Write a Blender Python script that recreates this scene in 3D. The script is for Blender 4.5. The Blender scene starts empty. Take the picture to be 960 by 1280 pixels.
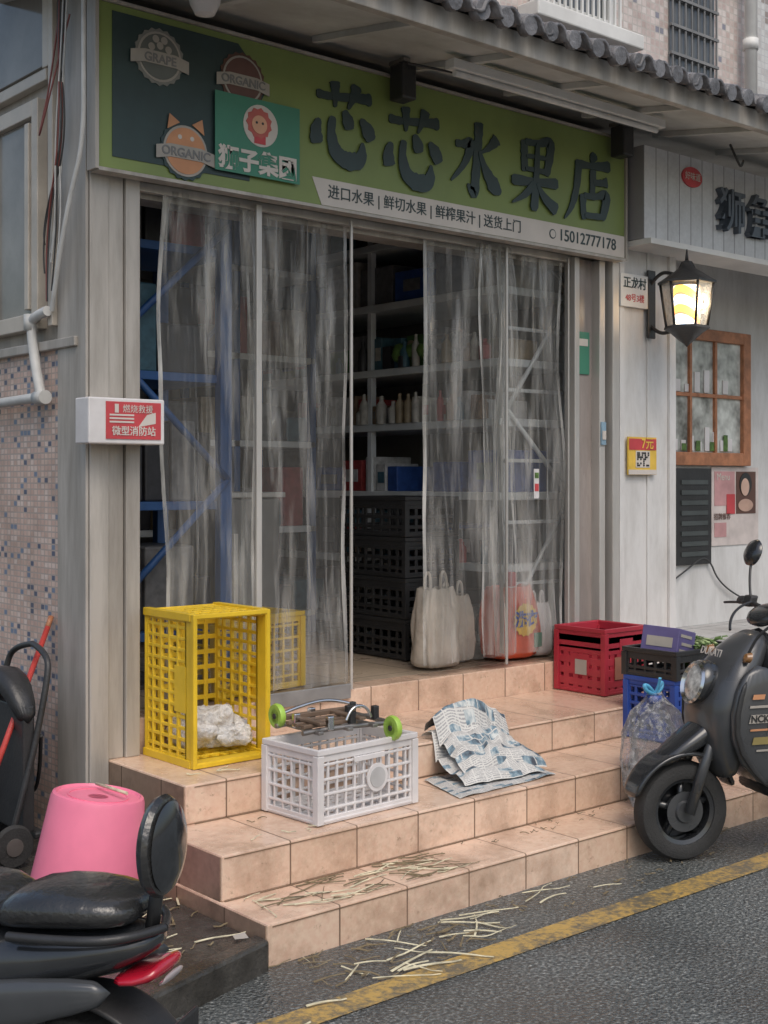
import bpy, math, random
from mathutils import Vector, Matrix, noise
random.seed(7)
S=bpy.context.scene
# ---------------------------------------------------------------- materials
def nt(name):
    m=bpy.data.materials.new(name); m.use_nodes=True
    t=m.node_tree; return m,t,t.nodes['Principled BSDF']
def rgba(c): return (c[0],c[1],c[2],1)
def mathn(t,op,a,b=None):
    n=t.nodes.new('ShaderNodeMath'); n.operation=op
    for i,v in enumerate((a,b)):
        if v is None: continue
        if isinstance(v,(int,float)): n.inputs[i].default_value=v
        else: t.links.new(v,n.inputs[i])
    return n.outputs[0]
def noisen(t,scale,detail=3,rough=.6,vec=None):
    n=t.nodes.new('ShaderNodeTexNoise'); n.inputs['Scale'].default_value=scale
    n.inputs['Detail'].default_value=detail; n.inputs['Roughness'].default_value=rough
    if vec is None:
        vec=t.nodes.new('ShaderNodeNewGeometry').outputs['Position']
    t.links.new(vec,n.inputs['Vector']); return n.outputs['Fac']
def rampn(t,fac,stops,const=False):
    r=t.nodes.new('ShaderNodeValToRGB')
    if const: r.color_ramp.interpolation='CONSTANT'
    e=r.color_ramp.elements
    e[0].position=stops[0][0]; e[0].color=rgba(stops[0][1])
    e[1].position=stops[1][0]; e[1].color=rgba(stops[1][1])
    for p,c in stops[2:]:
        x=e.new(p); x.color=rgba(c)
    t.links.new(fac,r.inputs[0]); return r.outputs[0]
def mixc(t,fac,a,b,mode='MIX'):
    n=t.nodes.new('ShaderNodeMix'); n.data_type='RGBA'; n.blend_type=mode
    for sock,v in ((n.inputs[0],fac),(n.inputs[6],a),(n.inputs[7],b)):
        if isinstance(v,(int,float)): sock.default_value=v
        elif isinstance(v,tuple): sock.default_value=rgba(v)
        else: t.links.new(v,sock)
    return n.outputs[2]
def bumpn(t,b,h,strength,dist=.01):
    n=t.nodes.new('ShaderNodeBump'); n.inputs['Strength'].default_value=strength
    n.inputs['Distance'].default_value=dist
    t.links.new(h,n.inputs['Height']); t.links.new(n.outputs[0],b.inputs['Normal'])
def M(name,col,rough=.5,metal=0,var=.18,scale=6,bump=0,bscale=60,grime=0,coat=0,emit=0,vz=1):
    m,t,b=nt(name)
    vec=None
    if vz!=1:
        mp=t.nodes.new('ShaderNodeMapping'); mp.inputs['Scale'].default_value=(1,1,vz)
        t.links.new(t.nodes.new('ShaderNodeNewGeometry').outputs['Position'],mp.inputs[0]); vec=mp.outputs[0]
    f=noisen(t,scale,vec=vec)
    c=rampn(t,f,[(.3,tuple(x*(1-var) for x in col)),(.7,tuple(min(1,x*(1+var)) for x in col))])
    if grime:
        g=noisen(t,2.3 if vz==1 else 7,6,.7,vec); gg=rampn(t,g,[(.42,(0,0,0)),(.68,(1,1,1))])
        gf=mathn(t,'MULTIPLY',gg,grime)
        c=mixc(t,gf,c,(col[0]*.35,col[1]*.32,col[2]*.28))
    t.links.new(c,b.inputs['Base Color'])
    b.inputs['Metallic'].default_value=metal
    r=mathn(t,'ADD',mathn(t,'MULTIPLY',f,.25),rough-.12); t.links.new(r,b.inputs['Roughness'])
    if coat: b.inputs['Coat Weight'].default_value=coat; b.inputs['Coat Roughness'].default_value=.08
    if bump: bumpn(t,b,noisen(t,bscale),bump)
    if emit:
        b.inputs['Emission Color'].default_value=rgba(col); b.inputs['Emission Strength'].default_value=emit
    return m
def TILE(name,ax,sx,sz,stops,grout,gw=.06,rough=.35,grime=.3,off=(0,0),gcol=(.12,.09,.07),lo=.45,hi=.72,gs=3.5,speck=0):
    m,t,b=nt(name)
    g=t.nodes.new('ShaderNodeNewGeometry'); s=t.nodes.new('ShaderNodeSeparateXYZ'); t.links.new(g.outputs['Position'],s.inputs[0])
    ix={'x':0,'y':1,'z':2}
    A=mathn(t,'ADD',mathn(t,'DIVIDE',s.outputs[ix[ax[0]]],sx),100.0+off[0])
    B=mathn(t,'ADD',mathn(t,'DIVIDE',s.outputs[ix[ax[1]]],sz),100.0+off[1])
    c=t.nodes.new('ShaderNodeCombineXYZ')
    t.links.new(mathn(t,'FLOOR',A),c.inputs[0]); t.links.new(mathn(t,'FLOOR',B),c.inputs[1])
    w=t.nodes.new('ShaderNodeTexWhiteNoise'); t.links.new(c.outputs[0],w.inputs['Vector'])
    col=rampn(t,w.outputs['Value'],stops,True)
    def edge(v,k):
        return mathn(t,'ABSOLUTE',mathn(t,'SUBTRACT',mathn(t,'FRACT',v),.5))
    ea=mathn(t,'GREATER_THAN',edge(A,0),.5-gw)
    eb=mathn(t,'GREATER_THAN',edge(B,0),.5-gw*sx/sz)
    e=mathn(t,'MAXIMUM',ea,eb)
    f=noisen(t,gs,7,.68); f2=noisen(t,40,3)
    col=mixc(t,.22,col,rampn(t,f2,[(.3,(.3,.3,.3)),(.7,(.75,.75,.75))]),'OVERLAY')
    col=mixc(t,e,col,grout)
    gg=mathn(t,'MULTIPLY',rampn(t,f,[(lo,(0,0,0)),(hi,(1,1,1))]),grime)
    col=mixc(t,gg,col,gcol)
    if speck:
        f3=noisen(t,26,6,.75); sp=mathn(t,'MULTIPLY',rampn(t,f3,[(.60,(0,0,0)),(.70,(1,1,1))]),speck)
        col=mixc(t,sp,col,(.16,.10,.06))
    t.links.new(col,b.inputs['Base Color'])
    r=mathn(t,'ADD',mathn(t,'ADD',mathn(t,'MULTIPLY',f,.5),rough-.25),mathn(t,'MULTIPLY',e,.3)); t.links.new(r,b.inputs['Roughness'])
    bumpn(t,b,mathn(t,'SUBTRACT',mathn(t,'MULTIPLY',f2,.15),e),.25,.003)
    return m

asphalt,t,b=nt('wet_asphalt')
v=t.nodes.new('ShaderNodeTexVoronoi'); v.inputs['Scale'].default_value=95
t.links.new(t.nodes.new('ShaderNodeNewGeometry').outputs['Position'],v.inputs['Vector'])
n1=noisen(t,1.3,5,.6); n2=noisen(t,70,3)
c=rampn(t,n2,[(.32,(.045,.05,.05)),(.52,(.13,.14,.135)),(.68,(.36,.37,.35))])
c=mixc(t,mathn(t,'MULTIPLY',rampn(t,n1,[(.4,(0,0,0)),(.62,(1,1,1))]),.55),c,(.055,.06,.06)); t.links.new(c,b.inputs['Base Color'])
t.links.new(rampn(t,n1,[(.38,(.45,)*3),(.60,(.13,)*3)]),b.inputs['Roughness'])
bumpn(t,b,mathn(t,'ADD',v.outputs['Distance'],n2),.9,.009)

yline,t,b=nt('worn_yellow_paint')
n=noisen(t,45,5,.7); n0=noisen(t,5,4)
f=rampn(t,mathn(t,'ADD',mathn(t,'MULTIPLY',n,.55),mathn(t,'MULTIPLY',n0,.45)),[(.44,(0,0,0)),(.56,(1,1,1))])
t.links.new(mixc(t,f,(.15,.13,.09),(.52,.34,.10)),b.inputs['Base Color']); b.inputs['Roughness'].default_value=.35; bumpn(t,b,n,.6,.005)

salmon=[(0,(.60,.42,.35)),(.25,(.66,.49,.41)),(.5,(.55,.39,.32)),(.72,(.70,.56,.49)),(.88,(.10,.12,.18)),(.94,(.18,.23,.32))]
mosaic_s=TILE('mosaic_side','yz',.034,.026,salmon,(.45,.38,.34),.09,.45,.4)
pinkish=[(0,(.55,.46,.43)),(.3,(.62,.54,.51)),(.55,(.5,.4,.37)),(.82,(.66,.6,.57)),(.95,(.25,.25,.3))]
mosaic_f=TILE('mosaic_front','xz',.05,.05,pinkish,(.52,.49,.46),.09,.45,.3)
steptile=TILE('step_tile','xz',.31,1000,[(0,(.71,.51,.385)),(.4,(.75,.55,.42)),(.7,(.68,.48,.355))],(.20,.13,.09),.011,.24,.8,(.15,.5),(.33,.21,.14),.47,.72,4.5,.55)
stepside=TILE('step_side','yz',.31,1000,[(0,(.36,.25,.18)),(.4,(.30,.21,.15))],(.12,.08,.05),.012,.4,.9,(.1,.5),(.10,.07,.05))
greyfloor=TILE('grey_floor_tile','xy',.4,.4,[(0,(.46,.45,.44)),(.5,(.5,.49,.48))],(.2,.2,.2),.012,.35,.3)
shopfloor=TILE('shop_floor_tile','xy',.5,.5,[(0,(.50,.40,.30)),(.5,(.54,.43,.33))],(.25,.2,.15),.01,.3,.3)
panelgrey=TILE('ribbed_panel','xz',.11,1000,[(0,(.57,.58,.59)),(.5,(.6,.61,.62))],(.27,.27,.28),.035,.45,.2,(0,.5))
kerbm=M('wet_kerb',(.06,.056,.05),.25,var=.55,scale=7,bump=.7,bscale=35,grime=.5)
concrete=M('wet_concrete',(.15,.14,.125),.4,var=.35,scale=9,bump=.5,bscale=50,grime=.5)
alu=M('aluminium',(.58,.56,.53),.45,.4,var=.12,scale=3,grime=.3,vz=.15)
alud=M('aluminium_dirty',(.46,.43,.39),.5,.15,var=.15,scale=6,grime=.55,vz=.12)
frameb=M('window_frame_beige',(.55,.50,.43),.45,.1,var=.1,grime=.35)
upwall=M('upper_panel_beige',(.40,.36,.31),.55,var=.15,scale=3,grime=.5,vz=.2)
white=M('white_paint',(.7,.7,.68),.5,var=.06,grime=.15)
whitewall=M('white_wall',(.66,.655,.645),.6,var=.07,scale=2,grime=.3,vz=.3)
plastw=M('white_plastic',(.72,.70,.70),.4,var=.06,grime=.25)
yellowp=M('yellow_plastic',(.80,.54,.03),.38,var=.1,grime=.25)
pinkp=M('pink_plastic',(.86,.22,.34),.38,var=.06,grime=.15)
redp=M('red_plastic',(.42,.03,.05),.4,var=.12,grime=.3)
bluep=M('blue_plastic',(.03,.08,.36),.4,var=.12,grime=.2)
blackp=M('black_plastic',(.03,.03,.031),.38,var=.2,bump=.15)
blackg=M('black_gloss_paint',(.025,.027,.03),.2,var=.2,coat=.7)
darkgrey=M('graphite_paint',(.055,.058,.062),.3,var=.15,coat=.5)
rubber=M('rubber',(.03,.03,.03),.7,var=.3,bump=.4,bscale=120)
leather=M('wet_vinyl_seat',(.028,.028,.028),.2,var=.3,bump=.5,bscale=34,coat=.5)
chrome=M('chrome',(.7,.7,.7),.18,1,var=.05)
steel=M('dull_steel',(.33,.31,.29),.4,.8,var=.2,grime=.3)
wood=M('red_wood',(.42,.18,.09),.45,var=.3,scale=14,grime=.2)
bluemetal=M('blue_rack_paint',(.03,.10,.28),.45,var=.2)
rackgrey=M('rack_grey',(.68,.71,.72),.4,.1,var=.1)
rooftile=M('roof_tile_grey',(.16,.16,.17),.45,var=.5,scale=12,bump=.5,grime=.5)
soffit=M('soffit_board',(.56,.56,.53),.6,var=.12,scale=3,grime=.4)
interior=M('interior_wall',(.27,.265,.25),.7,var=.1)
signgreen=M('sign_green',(.215,.28,.085),.42,var=.08,scale=2,grime=.15)
signdark=M('sign_dark_green',(.03,.055,.055),.45,var=.2,scale=5)
signteal=M('sign_teal',(.055,.23,.15),.45,var=.08)
ink=M('sign_ink',(.035,.058,.06),.45,var=.2)
cream=M('print_cream',(.62,.57,.52),.5,var=.06)
creamd=M('print_cream_dull',(.38,.35,.31),.5,var=.15)
brown=M('print_brown',(.12,.06,.045),.5)
orange=M('print_orange',(.55,.26,.13),.5)
redprint=M('print_red',(.52,.06,.07),.45)
yelprint=M('print_yellow',(.75,.5,.08),.5)
greyprint=M('print_grey',(.2,.2,.2),.5)
straw=M('straw',(.58,.53,.37),.55,var=.35,scale=20)
strawb=M('straw_dark',(.18,.14,.08),.55,var=.3,scale=20)
lime=M('lime_plastic',(.33,.52,.08),.35)
green=M('leaf_green',(.09,.17,.04),.55,var=.5,scale=30)
taill=M('tail_lamp_red',(.45,.01,.03),.12,coat=1)
wire_r=M('wire_red',(.22,.07,.06),.5); wire_b=M('wire_black',(.05,.05,.05),.5); wire_w=M('wire_white',(.55,.55,.53),.5)
violetp=M('violet_box',(.12,.10,.24),.5,var=.15)
tube=M('lamp_tube_white',(.7,.7,.68),.4)
striped,t,b=nt('striped_lamp_shade')
tc=t.nodes.new('ShaderNodeTexCoord'); s=t.nodes.new('ShaderNodeSeparateXYZ'); t.links.new(tc.outputs['Object'],s.inputs[0])
ph=mathn(t,'FRACT',mathn(t,'ADD',mathn(t,'MULTIPLY',s.outputs[2],9.0),mathn(t,'MULTIPLY',s.outputs[0],7.0)))
cc=rampn(t,ph,[(0,(1,.55,.12)),(.40,(1,.95,.85)),(.62,(.35,.55,.9)),(.72,(1,.95,.85)),(.9,(.9,.25,.12))],True)
t.links.new(cc,b.inputs['Base Color']); t.links.new(cc,b.inputs['Emission Color']); b.inputs['Emission Strength'].default_value=2.6
def clear(name,tint,haze,rough=.12,hs=3.0,lo=.4,hi=.75,vz=.18,bs=.5,fres=.6,col=(.70,.69,.66),a=.35,z=2.4):
    m,t,b=nt(name)
    tr=t.nodes.new('ShaderNodeBsdfTransparent'); tr.inputs[0].default_value=rgba(tint)
    b.inputs['Base Color'].default_value=rgba(col); b.inputs['Roughness'].default_value=rough
    b.inputs['Specular IOR Level'].default_value=1.0
    g=t.nodes.new('ShaderNodeNewGeometry'); mp=t.nodes.new('ShaderNodeMapping'); mp.inputs['Scale'].default_value=(1,1,vz)
    t.links.new(g.outputs['Position'],mp.inputs[0])
    nz=noisen(t,hs*4,4,.6,mp.outputs[0])
    f=rampn(t,nz,[(lo,(haze*a,)*3),(hi,(haze*z,)*3)])
    lw=t.nodes.new('ShaderNodeLayerWeight'); lw.inputs[0].default_value=.25
    ff=mathn(t,'MINIMUM',mathn(t,'ADD',f,mathn(t,'MULTIPLY',lw.outputs['Fresnel'],fres)),.85)
    mx=t.nodes.new('ShaderNodeMixShader'); t.links.new(ff,mx.inputs[0]); t.links.new(tr.outputs[0],mx.inputs[1]); t.links.new(b.outputs[0],mx.inputs[2])
    t.links.new(mx.outputs[0],t.nodes['Material Output'].inputs[0])
    bumpn(t,b,nz,bs,.04)
    return m
pvc=clear('clear_pvc',(.95,.955,.95),.13,.10,3.2,.47,.72,.09,1.0,1.0,a=.45,z=3.6)  # cloudy plastic; pale vertical streaks painted into its cover stand in for highlights
pvc_edge=clear('clear_pvc_edge',(.88,.88,.86),.36,.15)
bagm=clear('thin_plastic_bag',(.97,.97,.97),.15,.10,9,.45,.7,vz=1,bs=1,a=.3,z=3.5,col=(.85,.85,.85))
bottlem=clear('pet_bottle',(.90,.94,.97),.10,.06,6,fres=.5)
windowglass=M('window_glass',(.12,.13,.14),.08,var=.3,scale=2)
windowmilky=M('dusty_window_glass',(.25,.24,.22),.12,var=.2,scale=2,grime=.4)
news,t,b=nt('newsprint')
tc=t.nodes.new('ShaderNodeUVMap'); s=t.nodes.new('ShaderNodeSeparateXYZ'); t.links.new(tc.outputs[0],s.inputs[0])
lines=mathn(t,'GREATER_THAN',mathn(t,'FRACT',mathn(t,'MULTIPLY',s.outputs[1],64)),.5)
colm=mathn(t,'GREATER_THAN',mathn(t,'FRACT',mathn(t,'MULTIPLY',s.outputs[0],7.0)),.1)
brk=t.nodes.new('ShaderNodeTexBrick'); brk.inputs['Scale'].default_value=3.4; brk.inputs['Mortar Size'].default_value=.025
brk.inputs['Color1'].default_value=(0,0,0,1); brk.inputs['Color2'].default_value=(1,1,1,1); brk.inputs['Mortar'].default_value=(.3,.3,.3,1)
t.links.new(tc.outputs[0],brk.inputs[0])
wn=noisen(t,60,2,.5,tc.outputs[0])
txt=mixc(t,mathn(t,'MULTIPLY',mathn(t,'MULTIPLY',lines,colm),mathn(t,'GREATER_THAN',wn,.42)),(.62,.61,.58),(.34,.34,.34))
pic=rampn(t,noisen(t,7,5,.6,tc.outputs[0]),[(.38,(.06,.07,.09)),(.5,(.17,.26,.32)),(.62,(.6,.62,.6))])
sep=t.nodes.new('ShaderNodeSeparateColor'); t.links.new(brk.outputs['Color'],sep.inputs[0])
t.links.new(mixc(t,mathn(t,'GREATER_THAN',sep.outputs[0],.5),txt,pic),b.inputs['Base Color']); b.inputs['Roughness'].default_value=.75

# ---------------------------------------------------------------- builders
CUR=[None]
def root(name,loc=(0,0,0),rz=0,mat=None,scale=1):
    e=bpy.data.objects.new(name,None); S.collection.objects.link(e)
    e.empty_display_size=.1
    if mat is not None: e.matrix_world=mat
    else:
        e.location=loc; e.rotation_euler=(0,0,rz); e.scale=(scale,)*3
    CUR[0]=e; return e
def link(o):
    S.collection.objects.link(o)
    if CUR[0]: o.parent=CUR[0]
    return o
def mesh(name,vs,fs,mat,smooth=False,bevel=0,sub=0,solid=0):
    me=bpy.data.meshes.new(name); me.from_pydata([tuple(v) for v in vs],[],fs); me.update()
    me.materials.append(mat)
    if smooth: me.polygons.foreach_set('use_smooth',[True]*len(me.polygons))
    o=link(bpy.data.objects.new(name,me))
    if solid: md=o.modifiers.new('s','SOLIDIFY'); md.thickness=solid; md.offset=0
    if bevel: md=o.modifiers.new('b','BEVEL'); md.width=bevel; md.segments=2; md.limit_method='ANGLE'
    if sub: md=o.modifiers.new('u','SUBSURF'); md.levels=sub; md.render_levels=sub
    return o
BF=[(0,3,2,1),(4,5,6,7),(0,1,5,4),(1,2,6,5),(2,3,7,6),(3,0,4,7)]
def boxes(name,lst,mat,bevel=0):
    vs=[];fs=[]
    for it in lst:
        x0,x1,y0,y1,z0,z1=it[:6]; k=len(vs)
        p=[(x0,y0,z0),(x1,y0,z0),(x1,y1,z0),(x0,y1,z0),(x0,y0,z1),(x1,y0,z1),(x1,y1,z1),(x0,y1,z1)]
        if len(it)>6:
            c=Vector(((x0+x1)/2,(y0+y1)/2,0)); R=Matrix.Rotation(it[6],3,'Z')
            p=[tuple(R@(Vector(q)-c)+c) for q in p]
        vs+=p; fs+=[tuple(i+k for i in f) for f in BF]
    return mesh(name,vs,fs,mat,bevel=bevel)
def box(name,x0,x1,y0,y1,z0,z1,mat,bevel=.004): return boxes(name,[(x0,x1,y0,y1,z0,z1)],mat,bevel)
def prism(name,xy,z0,z1,mat,bevel=0):
    n=len(xy); vs=[(x,y,z0) for x,y in xy]+[(x,y,z1) for x,y in xy]
    fs=[tuple(reversed(range(n))),tuple(range(n,2*n))]+[(i,(i+1)%n,n+(i+1)%n,n+i) for i in range(n)]
    return mesh(name,vs,fs,mat,bevel=bevel)
def slab(name,x0,x1,yz,th,mat):
    (ya,za),(yb,zb)=yz
    p=[(x0,ya,za),(x1,ya,za),(x1,yb,zb),(x0,yb,zb)]
    vs=p+[(a,b_,c+th) for a,b_,c in p]
    return mesh(name,vs,BF,mat)
def cyl(name,p0,p1,r,mat,r2=None,seg=16):
    p0=Vector(p0);p1=Vector(p1); r2=r if r2 is None else r2
    d=(p1-p0).normalized(); q=d.to_track_quat('Z','Y')
    vs=[];
    for p,rr in ((p0,r),(p1,r2)):
        for i in range(seg):
            a=2*math.pi*i/seg; vs.append(p+q@Vector((rr*math.cos(a),rr*math.sin(a),0)))
    fs=[(i,(i+1)%seg,seg+(i+1)%seg,seg+i) for i in range(seg)]+[tuple(reversed(range(seg))),tuple(range(seg,2*seg))]
    o=mesh(name,vs,fs,mat)
    for p in list(o.data.polygons)[:seg]: p.use_smooth=True
    return o
def tubec(name,pts,r,mat,smooth=True):
    c=bpy.data.curves.new(name,'CURVE'); c.dimensions='3D'; c.bevel_depth=r; c.bevel_resolution=3; c.use_fill_caps=True
    if smooth:
        s=c.splines.new('NURBS'); s.points.add(len(pts)-1); s.order_u=3; s.use_endpoint_u=True
    else:
        s=c.splines.new('POLY'); s.points.add(len(pts)-1)
    for i,p in enumerate(pts): s.points[i].co=(*p,1)
    c.materials.append(mat); return link(bpy.data.objects.new(name,c))
def lathe(name,prof,mat,axis='Z',loc=(0,0,0),seg=32,wob=0,rot=None):
    vs=[];fs=[]
    for r,z in prof:
        for i in range(seg):
            a=2*math.pi*i/seg; rr=r*(1+wob*noise.noise(Vector((math.cos(a)*2,math.sin(a)*2,z*7))))
            c,s_=rr*math.cos(a),rr*math.sin(a)
            p={'Z':(c,s_,z),'Y':(s_,z,c),'X':(z,c,s_)}[axis]
            vs.append((p[0]+loc[0],p[1]+loc[1],p[2]+loc[2]))
    n=len(prof)
    for j in range(n-1):
        for i in range(seg):
            k=(i+1)%seg; fs.append((j*seg+i,j*seg+k,(j+1)*seg+k,(j+1)*seg+i))
    if prof[0][0]>1e-4: fs.append(tuple(reversed(range(seg))))
    if prof[-1][0]>1e-4: fs.append(tuple(range((n-1)*seg,n*seg)))
    o=mesh(name,vs,fs,mat,True)
    md=o.modifiers.new('e','EDGE_SPLIT'); md.split_angle=math.radians(40)
    return o
def loft(name,rings,mat,seg=20,e=2.6,y=0,sub=1):
    vs=[];fs=[];n=len(rings)
    for j,rg in enumerate(rings):
        x,z,hw,hh=rg[:4]; yo=rg[4] if len(rg)>4 else 0
        a=rings[max(0,j-1)]; c=rings[min(n-1,j+1)]
        tx,tz=c[0]-a[0],c[1]-a[1]; L=math.hypot(tx,tz) or 1; nx,nz=-tz/L,tx/L
        for i in range(seg):
            th=2*math.pi*i/seg; cs,sn=math.cos(th),math.sin(th)
            u=math.copysign(abs(cs)**(2/e),cs)*hw; w=math.copysign(abs(sn)**(2/e),sn)*hh
            vs.append((x+nx*w,y+yo+u,z+nz*w))
    for j in range(n-1):
        for i in range(seg):
            k=(i+1)%seg; fs.append((j*seg+i,j*seg+k,(j+1)*seg+k,(j+1)*seg+i))
    fs+=[tuple(reversed(range(seg))),tuple(range((n-1)*seg,n*seg))]
    return mesh(name,vs,fs,mat,True,sub=sub)
def text(name,s,loc,size,mat,rot=(math.pi/2,0,0),ext=.004,off=0,align='CENTER',shear=0,sx=1,sp=1):
    c=bpy.data.curves.new(name,'FONT'); c.body=s; c.size=size; c.extrude=ext; c.offset=off; c.align_x=align; c.align_y='CENTER'; c.shear=shear; c.space_character=sp
    c.materials.append(mat); o=link(bpy.data.objects.new(name,c)); o.location=loc; o.rotation_euler=rot; o.scale=(sx,1,1); return o
def disc(name,x,y,z,r,mat,th=.004,sz=1,seg=32,star=0):
    vs=[];
    for yy in (y,y-th):
        for i in range(seg):
            a=2*math.pi*i/seg; rr=r*(1+(star if i%2 else 0)); vs.append((x+rr*math.cos(a),yy,z+rr*sz*math.sin(a)))
    fs=[tuple(range(seg)),tuple(reversed(range(seg,2*seg)))]+[(i,seg+i,seg+(i+1)%seg,(i+1)%seg) for i in range(seg)]
    return mesh(name,vs,fs,mat)
def poly_xz(name,pts,y,mat,th=.004):
    n=len(pts); vs=[(p[0],y,p[1]) for p in pts]+[(p[0],y-th,p[1]) for p in pts]
    fs=[tuple(range(n)),tuple(reversed(range(n,2*n)))]+[(i,n+i,n+(i+1)%n,(i+1)%n) for i in range(n)]
    return mesh(name,vs,fs,mat)
G_XIN=[[(.08,.80,.035),(.3,.80,.03),(.7,.85,.035),(.93,.87,.05)],[(.34,.99,.05),(.36,.85,.035),(.37,.68,.015)],[(.68,1.0,.05),(.64,.86,.035),(.57,.69,.012)],
 [(.14,.50,.02),(.10,.36,.05),(.13,.20,.06)],[(.34,.56,.03),(.33,.36,.04),(.42,.14,.06),(.62,.06,.07),(.80,.12,.06),(.82,.32,.012)],[(.50,.66,.02),(.57,.54,.055),(.60,.44,.04)],[(.76,.60,.02),(.88,.48,.06),(.95,.36,.045)]]
G_SHUI=[[(.50,1.0,.05),(.51,.8,.045),(.50,.3,.045),(.48,.06,.05),(.36,.16,.012)],[(.10,.66,.03),(.25,.67,.035),(.38,.70,.045),(.28,.42,.03),(.06,.16,.012)],[(.86,.84,.055),(.72,.70,.03),(.56,.60,.012)],[(.53,.62,.015),(.66,.40,.04),(.84,.20,.07),(.98,.12,.02)]]
G_GUO=[[(.25,.95,.045),(.26,.75,.04),(.29,.52,.04)],[(.26,.93,.03),(.5,.94,.03),(.77,.97,.05),(.72,.52,.04)],[(.3,.74,.02),(.70,.76,.02)],[(.29,.56,.02),(.72,.57,.025)],[(.03,.37,.05),(.5,.40,.035),(.96,.44,.05)],[(.50,.94,.025),(.51,.5,.035),(.50,.0,.05)],[(.48,.38,.04),(.30,.20,.03),(.06,.06,.01)],[(.52,.38,.015),(.70,.20,.04),(.96,.06,.06)]]
G_DIAN=[[(.50,1.04,.02),(.55,.98,.05),(.59,.92,.045)],[(.17,.84,.04),(.5,.85,.03),(.93,.90,.05)],[(.24,.84,.045),(.22,.5,.04),(.14,.22,.03),(.0,.02,.01)],[(.55,.80,.045),(.56,.6,.035),(.56,.42,.035)],[(.57,.62,.03),(.72,.63,.03),(.88,.66,.045)],[(.36,.42,.045),(.37,.25,.035),(.41,.06,.035)],[(.37,.40,.03),(.6,.41,.03),(.86,.45,.05),(.80,.10,.04)],[(.41,.12,.025),(.8,.14,.03)]]
def brush(name,strokes,cx,cz,w,h,y,mat,th=.006,k_=1.6):
    vs=[];fs=[]
    for si,st in enumerate(strokes):
        P=[]
        for k in range(len(st)-1):
            a=st[max(0,k-1)];b_=st[k];c=st[k+1];d=st[min(len(st)-1,k+2)]
            for q in range(6):
                u=q/6; P.append(tuple(.5*((2*b_[i])+(-a[i]+c[i])*u+(2*a[i]-5*b_[i]+4*c[i]-d[i])*u*u+(-a[i]+3*b_[i]-3*c[i]+d[i])*u**3) for i in range(3)))
        P.append(st[-1]); k0=len(vs); n=len(P); yy=y-.0012*si
        for i,p in enumerate(P):
            a=P[max(0,i-1)];c=P[min(n-1,i+1)]; dx,dz=c[0]-a[0],c[1]-a[1]; L=math.hypot(dx,dz) or 1
            ww=max(.008,p[2]*k_)*(1+.22*noise.noise(Vector((i*.9,si*3,cx)))); nx_,nz_=-dz/L*ww,dx/L*ww
            e=.6 if i in (0,n-1) else 1
            x,z=p[0]-.5,p[1]-.5
            for s_ in (-e,e):
                for yo in (0,-th): vs.append((cx+(x+nx_*s_+.08*z)*w,yy+yo,cz+(z+nz_*s_)*h))
        for i in range(n-1):
            a=k0+4*i; b_=a+4
            fs+=[(a+1,a+3,b_+3,b_+1),(a,a+1,b_+1,b_),(a+2,b_+2,b_+3,a+3)]
        fs+=[(k0,k0+2,k0+3,k0+1),(b_,b_+1,b_+3,b_+2)]
    return mesh(name,vs,fs,mat)

# ---------------------------------------------------------------- ground, road
def sheet(name,x0,x1,y0,y1,z,mat):
    CUR[0]=None
    return mesh(name,[(x0,y0,z),(x1,y0,z),(x1,y1,z),(x0,y1,z)],[(0,1,2,3)],mat)
sheet('ground',-150,150,-150,150,-.004,concrete)
sheet('road',-60,60,-3,3.62,0,asphalt)
sheet('yellow_road_line',-40,60,2.98,3.10,.004,yline)
root('pavement')
prism('pavement_slab',[(-6,1.0),(1.0,3.08),(2.432,3.50),(2.432,9),(-6,9)],-.02,.085,kerbm,.012)
prism('kerb_stone',[(-.2,2.62),(.95,2.98),(.95,3.062),(-.2,2.70)],-.02,.10,kerbm,.012); prism('kerb_stone_2',[(.96,2.985),(2.432,3.415),(2.432,3.495),(.96,3.066)],-.02,.10,kerbm,.012)

# ---------------------------------------------------------------- steps
root('entrance_steps')
box('bottom_step',2.44,6.3,3.44,4.2,-.02,.14,steptile,.006)
box('middle_step',2.45,6.3,3.725,4.3,.14,.30,steptile,.006)
box('top_step',2.56,6.3,4.14,4.75,.301,.45,steptile,.006)
box('threshold',2.70,6.3,4.752,4.9,.30,.60,steptile,.005)
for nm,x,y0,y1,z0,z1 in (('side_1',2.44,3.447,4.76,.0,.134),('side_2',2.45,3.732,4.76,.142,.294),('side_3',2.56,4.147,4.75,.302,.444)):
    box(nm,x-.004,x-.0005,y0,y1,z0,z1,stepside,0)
gm=M('grout_line',(.2,.13,.08),.7)
for nm,y,z in (('nosing_1',3.4375,.128),('nosing_2',3.7225,.288),('nosing_3',4.1375,.438)):
    box(nm,2.6 if nm[-1]=='3' else 2.46,6.29,y,y+.004,z,z+.003,gm,0)
box('grout_back_1',2.46,6.29,3.718,3.7245,.1405,.143,gm,0); box('grout_back_2',2.6,6.29,4.133,4.1395,.3005,.303,gm,0)

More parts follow.
